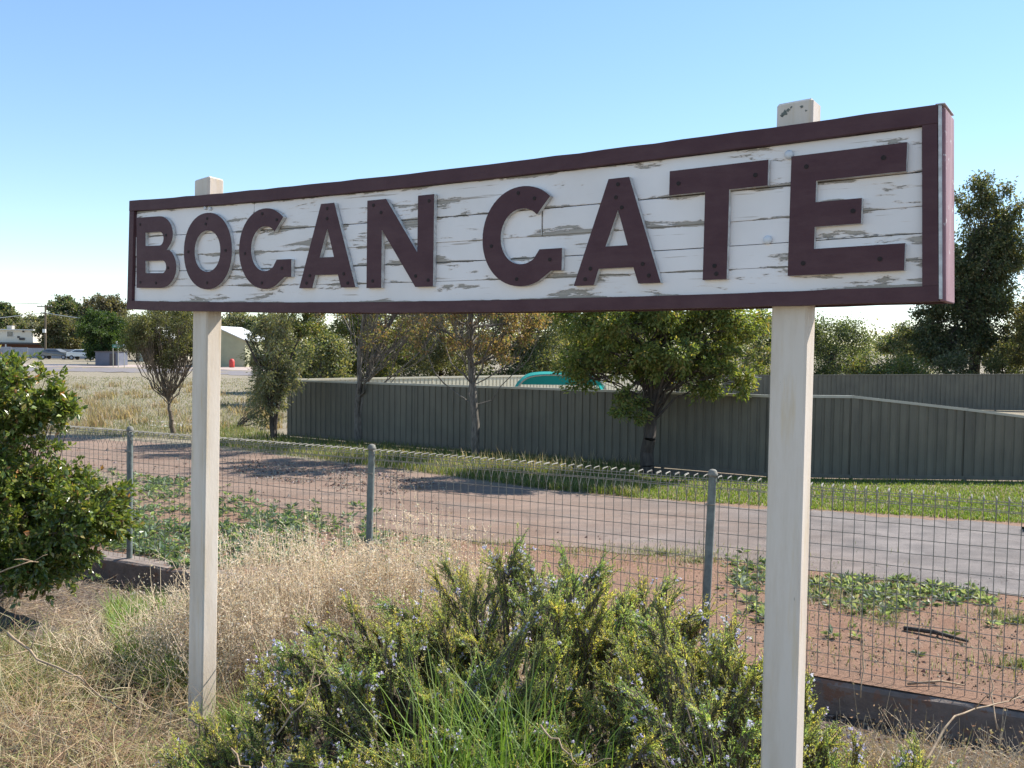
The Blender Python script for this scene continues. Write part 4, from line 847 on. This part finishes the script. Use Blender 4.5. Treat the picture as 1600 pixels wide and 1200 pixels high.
# leaf litter and straw
def strands(P, L, r, cols, flat=.25, seg=3, curl=.35):
    n = len(P); d = unit(rdir(n)*np.array([1, 1, flat])+np.array([0, 0, flat*.5])); a = P.copy(); gs = []
    w_ = r
    side = unit(np.cross(d, rdir(n)))
    V = [a-side*w_, a+side*w_]; 
    for s_ in range(seg):
        a = a+d*(L/seg)[:, None]; d = unit(d+rng.normal(0, curl, (n, 3))*np.array([1, 1, flat])); k = (1-.7*(s_+1)/seg); V += [a-side*w_*k, a+side*w_*k]
    V = np.stack(V, 1).reshape(-1, 3); m = 2*(seg+1); i = np.arange(n)*m; F_ = []
    for s_ in range(seg): F_ += [np.stack([i+2*s_, i+2*s_+1, i+2*s_+3], 1), np.stack([i+2*s_, i+2*s_+3, i+2*s_+2], 1)]
    return V, np.concatenate(F_), np.repeat(cols, m, 0)
def bed_pts(n, poly, cl=0): return scatter(n, poly, bz, cl)
p = bed_pts(26000, [(-150, 870), (500, 870), (1000, 1000), (1250, 1080), (1750, 1130), (1750, 1300), (-150, 1300)]); p[:, 2] += rng.uniform(0, .02, len(p))
V, Fs, C = leaf_geo(p, unit(rdir(len(p))*np.array([1, 1, .25])), rng.uniform(.02, .05, len(p)), rng.uniform(.010, .022, len(p)), pal(len(p), [(.30, .23, .18), (.20, .14, .10), (.42, .34, .28), (.12, .08, .06), (.5, .42, .36)]))
o = mesh('leaf_litter', V, Fs, STRAW, cols=C); tag(o, 'brown bark chips and leaf litter over the garden bed', 'mulch', kind='stuff')
poly = [(-200, 1060), (100, 1010), (330, 1090), (420, 1140), (520, 1300), (-200, 1300)]
p = bed_pts(8500, poly); p[:, 2] += rng.uniform(0, .30, len(p))**1.3
g1 = strands(p, rng.uniform(.12, .38, len(p)), .0019, pal(len(p), [(.60, .47, .31), (.46, .34, .22), (.66, .56, .40), (.30, .20, .14), (.36, .38, .16)]), .55)
p = bed_pts(5000, [(-100, 900), (340, 880), (360, 1060), (100, 1010), (-100, 1020)]); p[:, 2] += rng.uniform(0, .06, len(p))
g2 = strands(p, rng.uniform(.08, .25, len(p)), .0018, pal(len(p), [(.56, .46, .32), (.42, .32, .22), (.62, .53, .42)]), .3)
V, Fs, C = cat([g1, g2]); o = mesh('dry_straw', V, Fs, STRAW, cols=C); tag(o, 'tangled dry straw and thin dead stems in the lower left corner', 'straw', kind='stuff')
# green long grass near left post and green/dry mix at far left
p = bed_pts(5600, [(170, 975), (300, 975), (330, 1080), (260, 1110), (190, 1060)])
g1 = blades_geo(p, rng.uniform(.18, .42, len(p)), .008, pal(len(p), [(.13, .22, .035), (.18, .28, .05), (.22, .30, .07), (.3, .28, .13)]), .4, .7)
p = bed_pts(2400, [(-120, 1000), (120, 1020), (200, 1080), (120, 1120), (-120, 1100)])
g2 = blades_geo(p, rng.uniform(.12, .32, len(p)), .006, pal(len(p), [(.11, .16, .05), (.2, .22, .09), (.36, .3, .17)]), .55, .7)
V, Fs, C = cat([g1, g2]); o = mesh('long_grass', V, Fs, GRASS, cols=C); tag(o, 'fresh long green grass growing left of the left sign post', 'grass', kind='stuff')
# dead twigs arching in the foreground
def twig(label, pts, r, forks=3):
    pts = np.array(pts, float); o0 = pts[0]; b = MB(); fine = []
    for i in range(len(pts)-1):
        for s_ in range(4): fine.append(pts[i]+(pts[i+1]-pts[i])*s_/4+rng.normal(0, .006, 3))
    fine.append(pts[-1]); n = len(fine); b.tube([p_-o0 for p_ in fine], [r*(1-.75*i/n) for i in range(n)], 6)
    for k in range(forks):
        s_ = fine[rng.integers(n//4, n-1)]; d = unit(rng.normal(size=3)+np.array([0, -.3, .6])); L_ = rng.uniform(.08, .22); m_ = s_+d*L_*.5+rng.normal(0, .015, 3)
        b.tube([s_-o0, m_-o0, s_+d*L_-o0], [r*.5, r*.4, r*.2], 5)
    o = b.build('dead_twig', DRYTWIG, None, True); o.location = o0; tag(o, label, 'twig')
def P(px, py, D): return at(px, py, D)
twig('long pale twig slanting down left of the left post', [P(10, 985, 4.9), P(60, 1030, 4.8), P(125, 1060, 4.6), P(190, 1110, 4.4)], .008)
twig('pale forked twig at the foot of the left post', [P(300, 1125, 4.1), P(360, 1160, 3.7), P(385, 1200, 3.4), P(400, 1240, 3.3)], .006)
twig('thin pale twig rising through the rosemary near its left side', [P(430, 1150, 3.4), P(490, 1080, 3.5), P(520, 1030, 3.6)], .0035)
twig('upright straw stem in front of the dry weeds', [P(475, 980, 4.6), P(485, 920, 4.9), P(500, 870, 5.1), P(530, 850, 5.3)], .0035)
twig('straw coloured stem on the left of the dry weeds', [P(390, 1000, 4.7), P(395, 950, 4.9), P(365, 880, 5.1)], .0035)
twig('bare forked twig low in the rosemary centre', [P(850, 1130, 3.0), P(880, 1170, 2.95), P(905, 1200, 2.9), P(955, 1185, 2.9)], .0035, 2)
twig('curved dry stem in front of the wall at lower right', [P(1440, 1200, 3.9), P(1490, 1120, 4.1), P(1560, 1100, 4.3), P(1620, 1080, 4.5)], .006)
twig('bent dry stem leaning on the wire right of the right post', [P(1555, 1140, 4.8), P(1550, 1070, 5.0), P(1530, 1000, 5.1), P(1505, 985, 5.2)], .0045)
twig('tall brown dry stem standing just right of the right post', [P(1345, 1090, 4.9), P(1350, 1000, 5.1), P(1340, 930, 5.2)], .004, 5)
twig('brown bare twig poking out of the glossy bush', [P(-20, 900, 6.0), P(40, 880, 6.0), P(60, 878, 6.1)], .006)

# dry seeded weeds behind rosemary
def dry_weeds(name, label, cx, cy, rx, ry, n, hgt, colors, flakes=26, hvar=.35):
    th = rng.uniform(0, 2*np.pi, n); rr = np.sqrt(rng.random(n)); x = cx+np.cos(th)*rr*rx; y = cy+np.sin(th)*rr*ry; z = bz(x, y)
    base = np.stack([x, y, z], 1); hh = hgt*(1-.45*rr**2)*rng.uniform(1-hvar, 1+.1, n)
    tip = base+np.stack([rng.normal(0, .12, n), rng.normal(0, .12, n), hh], 1); mid = (base+tip)/2+rng.normal(0, .03, (n, 3))
    P0_ = np.concatenate([base, mid]); P1_ = np.concatenate([mid, tip]); V1, F1 = tubes_np(P0_, P1_, np.full(2*n, .0022), np.full(2*n, .0013), 3)
    t = thing(name, label, 'plant', (cx, cy, float(bz(cx, cy)))); off = np.array(t.location)
    # side twigs
    k = 5; st = mid[:, None]+(tip-mid)[:, None]*rng.uniform(-.2, 1, (n, k, 1)); e = st+rng.normal(0, .07, (n, k, 3))+np.array([0, 0, .06]); st = st.reshape(-1, 3); e = e.reshape(-1, 3)
    V2, F2 = tubes_np(st, e, np.full(len(st), .0013), np.full(len(st), .0007), 3)
    mesh('stems', np.concatenate([V1, V2])-off, np.concatenate([F1, F2+len(V1)]), STRAWM, t)
    m = n*flakes; q = rng.integers(0, len(st), m); p = st[q]+(e-st)[q]*rng.random((m, 1))+rng.normal(0, .018, (m, 3)); s_ = rng.uniform(.009, .022, m)
    V, Fs, C = leaf_geo(p, rdir(m), s_, s_*.6, pal(m, colors)); mesh('seed_heads', V-off, Fs, STRAW, t, cols=C)
    return t
STRAWM = mat('straw_stem', (.64, .53, .38), (.5, .4, .27), 30, .85)
SEED = [(.70, .61, .48), (.58, .48, .36), (.78, .71, .60), (.46, .36, .25)]
dry_weeds('dry_weeds', 'pale fluffy dry seeding weeds right behind the left post', -1.35, 6.0, .95, .8, 950, 1.08, SEED, 44)
dry_weeds('dry_weeds', 'pale dry seeding weeds between rosemary and the middle fence post', -.55, 5.9, .75, .6, 750, 1.2, SEED, 44)
dry_weeds('dry_weeds', 'low brown dry weeds beside the dark wall shadow left of the post', -2.3, 5.9, .6, .5, 240, .5, [(.36, .26, .17), (.28, .2, .13)], 12)
dry_weeds('dry_weeds', 'thin dry weeds in the lower right corner before the wall', 2.2, 4.3, .9, .5, 600, .42, [(.4, .32, .22), (.28, .24, .12), (.3, .2, .14)], 12)

# rosemary
def rosemary(label, mounds, nshoot, ppx=74, flower=.12):
    c0 = mounds[0]; t = thing('rosemary_bush', label, 'bush', (c0[0], c0[1], float(bz(c0[0], c0[1])))); off = np.array(t.location)
    wts = np.array([m[3]*m[4] for m in mounds]); T = []; Dn = []; LL = []; TONE = []; CS = []; CE = []
    for (cx, cy, h_, rx, ry), nn in zip([(m[0], m[1], m[2], m[3], m[4]) for m in mounds], (nshoot*wts/wts.sum()).astype(int)):
        per = 34; nc = max(3, nn//per); th = rng.uniform(0, 2*np.pi, nc); rr = np.sqrt(rng.random(nc)); x = cx+np.cos(th)*rr*rx; y = cy+np.sin(th)*rr*ry
        z = bz(x, y)+h_*np.sqrt(np.clip(1-rr**2.4, 0, 1))*rng.uniform(.72, 1.03, nc)+.07*vnoise(x*4.2, y*4.2)+rng.exponential(.03, nc)
        tipc = np.stack([x, y, np.maximum(z, bz(x, y)+.10)], 1); ax = unit(np.stack([np.cos(th)*rr*.9+rng.normal(0, .35, nc), np.sin(th)*rr*.9+rng.normal(0, .35, nc), np.full(nc, .85)], 1)); Lc = rng.uniform(.28, .5, nc)
        q = np.repeat(np.arange(nc), per); m = len(q); u = rng.random(m)**.7; sp_ = rdir(m); sp_ = unit(sp_-ax[q]*(sp_*ax[q]).sum(1, keepdims=True))
        d = unit(ax[q]+sp_*rng.uniform(.15, .75, (m, 1))); org = tipc[q]-ax[q]*(Lc[q]*(1-u))[:, None]; ln = rng.uniform(.05, .17, m)*(1.25-.5*u)
        T.append(org+d*ln[:, None]); Dn.append(d); LL.append(ln+.03); CS.append(tipc-ax*.02); CE.append(tipc-ax*Lc[:, None]-np.array([0, 0, .15])); TONE.append(rng.integers(0, 4, nc)[q])
    T = np.concatenate(T); Dn = np.concatenate(Dn); n = len(T); L = np.concatenate(LL); tone = np.array([[1, 1, 1], [1.12, 1.04, .85], [.85, 1.02, .95], [1.15, 1.12, .85]])[np.concatenate(TONE)]; B = T-Dn*L[:, None]; bend = rng.normal(0, .008, (n, 3)); Mi = (T+B)/2+bend
    roots = B-Dn*.02-np.array([0, 0, .025]); V, Fs = tubes_np(np.concatenate([roots, B, Mi]), np.concatenate([B, Mi, T]), np.concatenate([np.full(n, .0034), np.full(n, .0026), np.full(n, .002)]), np.concatenate([np.full(n, .0028), np.full(n, .002), np.full(n, .0012)]), 3)
    mesh('stems', V-off, Fs, TWIG, t)
    CS = np.concatenate(CS); CE = np.concatenate(CE); V, Fs = tubes_np(CE, CS, np.full(len(CS), .006), np.full(len(CS), .002), 4); mesh('woody_branches', V-off, Fs, TWIG, t)
    m = n*ppx; q = np.repeat(np.arange(n), ppx); s_ = rng.random(m)**.85
    pos = (B[q]*((1-s_)**2)[:, None]+2*((s_)*(1-s_))[:, None]*Mi[q]+T[q]*(s_**2)[:, None]); ax = Dn[q]
    rad = unit(np.cross(ax, rdir(m))); nd = unit(ax*rng.uniform(.5, 1.3, (m, 1))+rad); nl = rng.uniform(.012, .024, m)*(1-.35*s_)
    shade = pal(n, [(.23, .26, .10), (.18, .23, .09), (.32, .31, .12), (.37, .345, .17), (.15, .20, .09)], [4, 4, 3, 1.6, 2], .12)[q]*tone[q]*1.5*rng.uniform(.75, 1.3, (m, 1))
    und = rng.random(m) < .18; shade[und] = shade[und]*.5+np.array([.14, .16, .11])
    V, Fs, C = needle_geo(pos, nd, nl, nl*.2+.0021, shade); mesh('leaves', V-off, Fs, NEEDLE, t, cols=C)
    fl = np.nonzero(rng.random(n) < flower*(.35+.8*(vnoise(T[:, 0]*2.2+4, T[:, 1]*2.2) > -.1)))[0]; k = 4; fq = np.repeat(fl, k); fs_ = rng.uniform(.55, 1.0, len(fq))[:, None]
    fp_ = B[fq]+(T-B)[fq]*fs_+rng.normal(0, .007, (len(fq), 3)); pq = np.repeat(np.arange(len(fq)), 4); pp = fp_[pq]; pd = unit(rdir(len(pq))+np.array([0, -.2, .5])); sz = rng.uniform(.008, .016, len(pq))
    V, Fs, C = leaf_geo(pp, pd, sz, sz*.8, pal(len(pq), [(.64, .59, .76), (.74, .70, .82), (.52, .47, .70), (.82, .79, .84)])); mesh('flowers', V-off, Fs, PETAL, t, cols=C)
    return t
rosemary('large rosemary bush with lilac flowers filling the bed between both sign posts', [(.25, 4.6, 1.16, 1.15, 1.05), (-.5, 4.2, .86, .95, .9), (.75, 3.95, .98, .85, .85), (-1.0, 3.65, .42, .75, .65), (.2, 3.3, .55, 1.1, .6)], 20500, 38)
rosemary('low rosemary bush with lilac flowers right of the right sign post', [(1.5, 3.85, .50, .62, .6), (1.3, 4.6, .62, .45, .45)], 3300, 36)
# spiky tall shoots with flowers
# green grass clumps within rosemary
def clump(label, px, py, D, n, hgt, w_, colors, spread=.12):
    c = at(px, py, D); z0 = float(bz(c[0], c[1])); g = np.array([c[0], c[1], z0]); p = g+np.append(rng.normal(0, spread, (n, 2)), np.zeros((n, 1)), 1); top = c[2]-z0
    V, Fs, C = blades_geo(p, rng.uniform(.6, 1.1, n)*max(hgt, top), w_, pal(n, colors), .22, .75); o = mesh('grass_clump', V-g, Fs, GRASS, cols=C); o.location = g; return tag(o, label, 'grass clump')
LG = [(.13, .22, .035), (.18, .28, .05), (.10, .17, .03), (.24, .30, .09)]
clump('bright green grass clump growing up through the middle of the rosemary', 770, 985, 3.45, 420, .45, .007, LG, .17)
clump('long green grass blades low in the rosemary near the bottom edge', 660, 1165, 3.0, 130, .3, .006, LG, .14)
clump('sparse green blades on the right half of the rosemary', 1160, 1130, 3.05, 70, .3, .005, LG, .12)
clump('soft green grass tuft right beside the base of the left post', 385, 1060, 4.6, 260, .3, .006, LG, .12)
clump('dry straw tuft at the lower right corner by the wall', 1480, 1180, 3.9, 220, .3, .005, [(.36, .3, .18), (.3, .28, .13), (.42, .36, .24)], .16)

# glossy leafed bush on the left
def bush():
    D = 7.2; t = thing('glossy_bush', 'dense glossy green leafed bush at the left edge before the wire fence', 'bush', tuple(gp(20, 905, bz)))
    off = np.array(t.location); cl_ = []
    for (cx, cy, rx, ry, n, cr) in ((10, 625, 95, 70, 46, .13), (85, 640, 52, 26, 12, .09), (20, 735, 95, 70, 40, .14), (85, 800, 115, 70, 66, .13), (30, 860, 130, 50, 46, .13), (-90, 760, 110, 140, 60, .18), (0, 890, 130, 30, 26, .12), (160, 815, 45, 38, 12, .09)):
        cl_ += ell(cx, cy, rx, ry, D, n, cr, .8)
    cl_ = np.array(cl_); P0_, P1_, R0_, R1_ = [], [], [], []; LP, LD = [], []
    for c in cl_:
        a = off+np.array([rng.normal(0, .18)-.15, rng.normal(0, .15), 0]); br = bez(a, a*.4+c[:3]*.6+np.array([0, 0, .15]), c[:3], 6)
        for i in range(5): P0_.append(br[i]); P1_.append(br[i+1]); R0_.append(.012-.002*i); R1_.append(.010-.002*i)
        for k in range(7):
            d = unit(rdir(1)[0]+unit(c[:3]-off-np.array([0, 0, .7]))*.9); L_ = c[3]*rng.uniform(.8, 1.9); e = c[:3]+d*L_; P0_.append(c[:3]); P1_.append(e); R0_.append(.003); R1_.append(.0015)
            m = 20; tt = rng.uniform(.15, 1.05, m)[:, None]; LP.append(c[:3]+d*L_*tt+rng.normal(0, .008, (m, 3))); LD.append(unit(d+rdir(m)*.9))
    V, Fs = tubes_np(P0_, P1_, R0_, R1_, 4); mesh('branches', V-off, Fs, TWIG, t)
    LP = np.concatenate(LP); LD = np.concatenate(LD); n = len(LP); s_ = rng.uniform(.03, .066, n)
    cc = pal(n, [(.09, .13, .03), (.13, .18, .04), (.20, .24, .06), (.34, .32, .12), (.38, .20, .10)], [4, 4, 3, 1, .35])
    V, Fs, C = leaf_geo(LP, LD, s_, s_*.55, cc, .18); mesh('leaves', V-off, Fs, GLOSSY, t, cols=C)
bush()
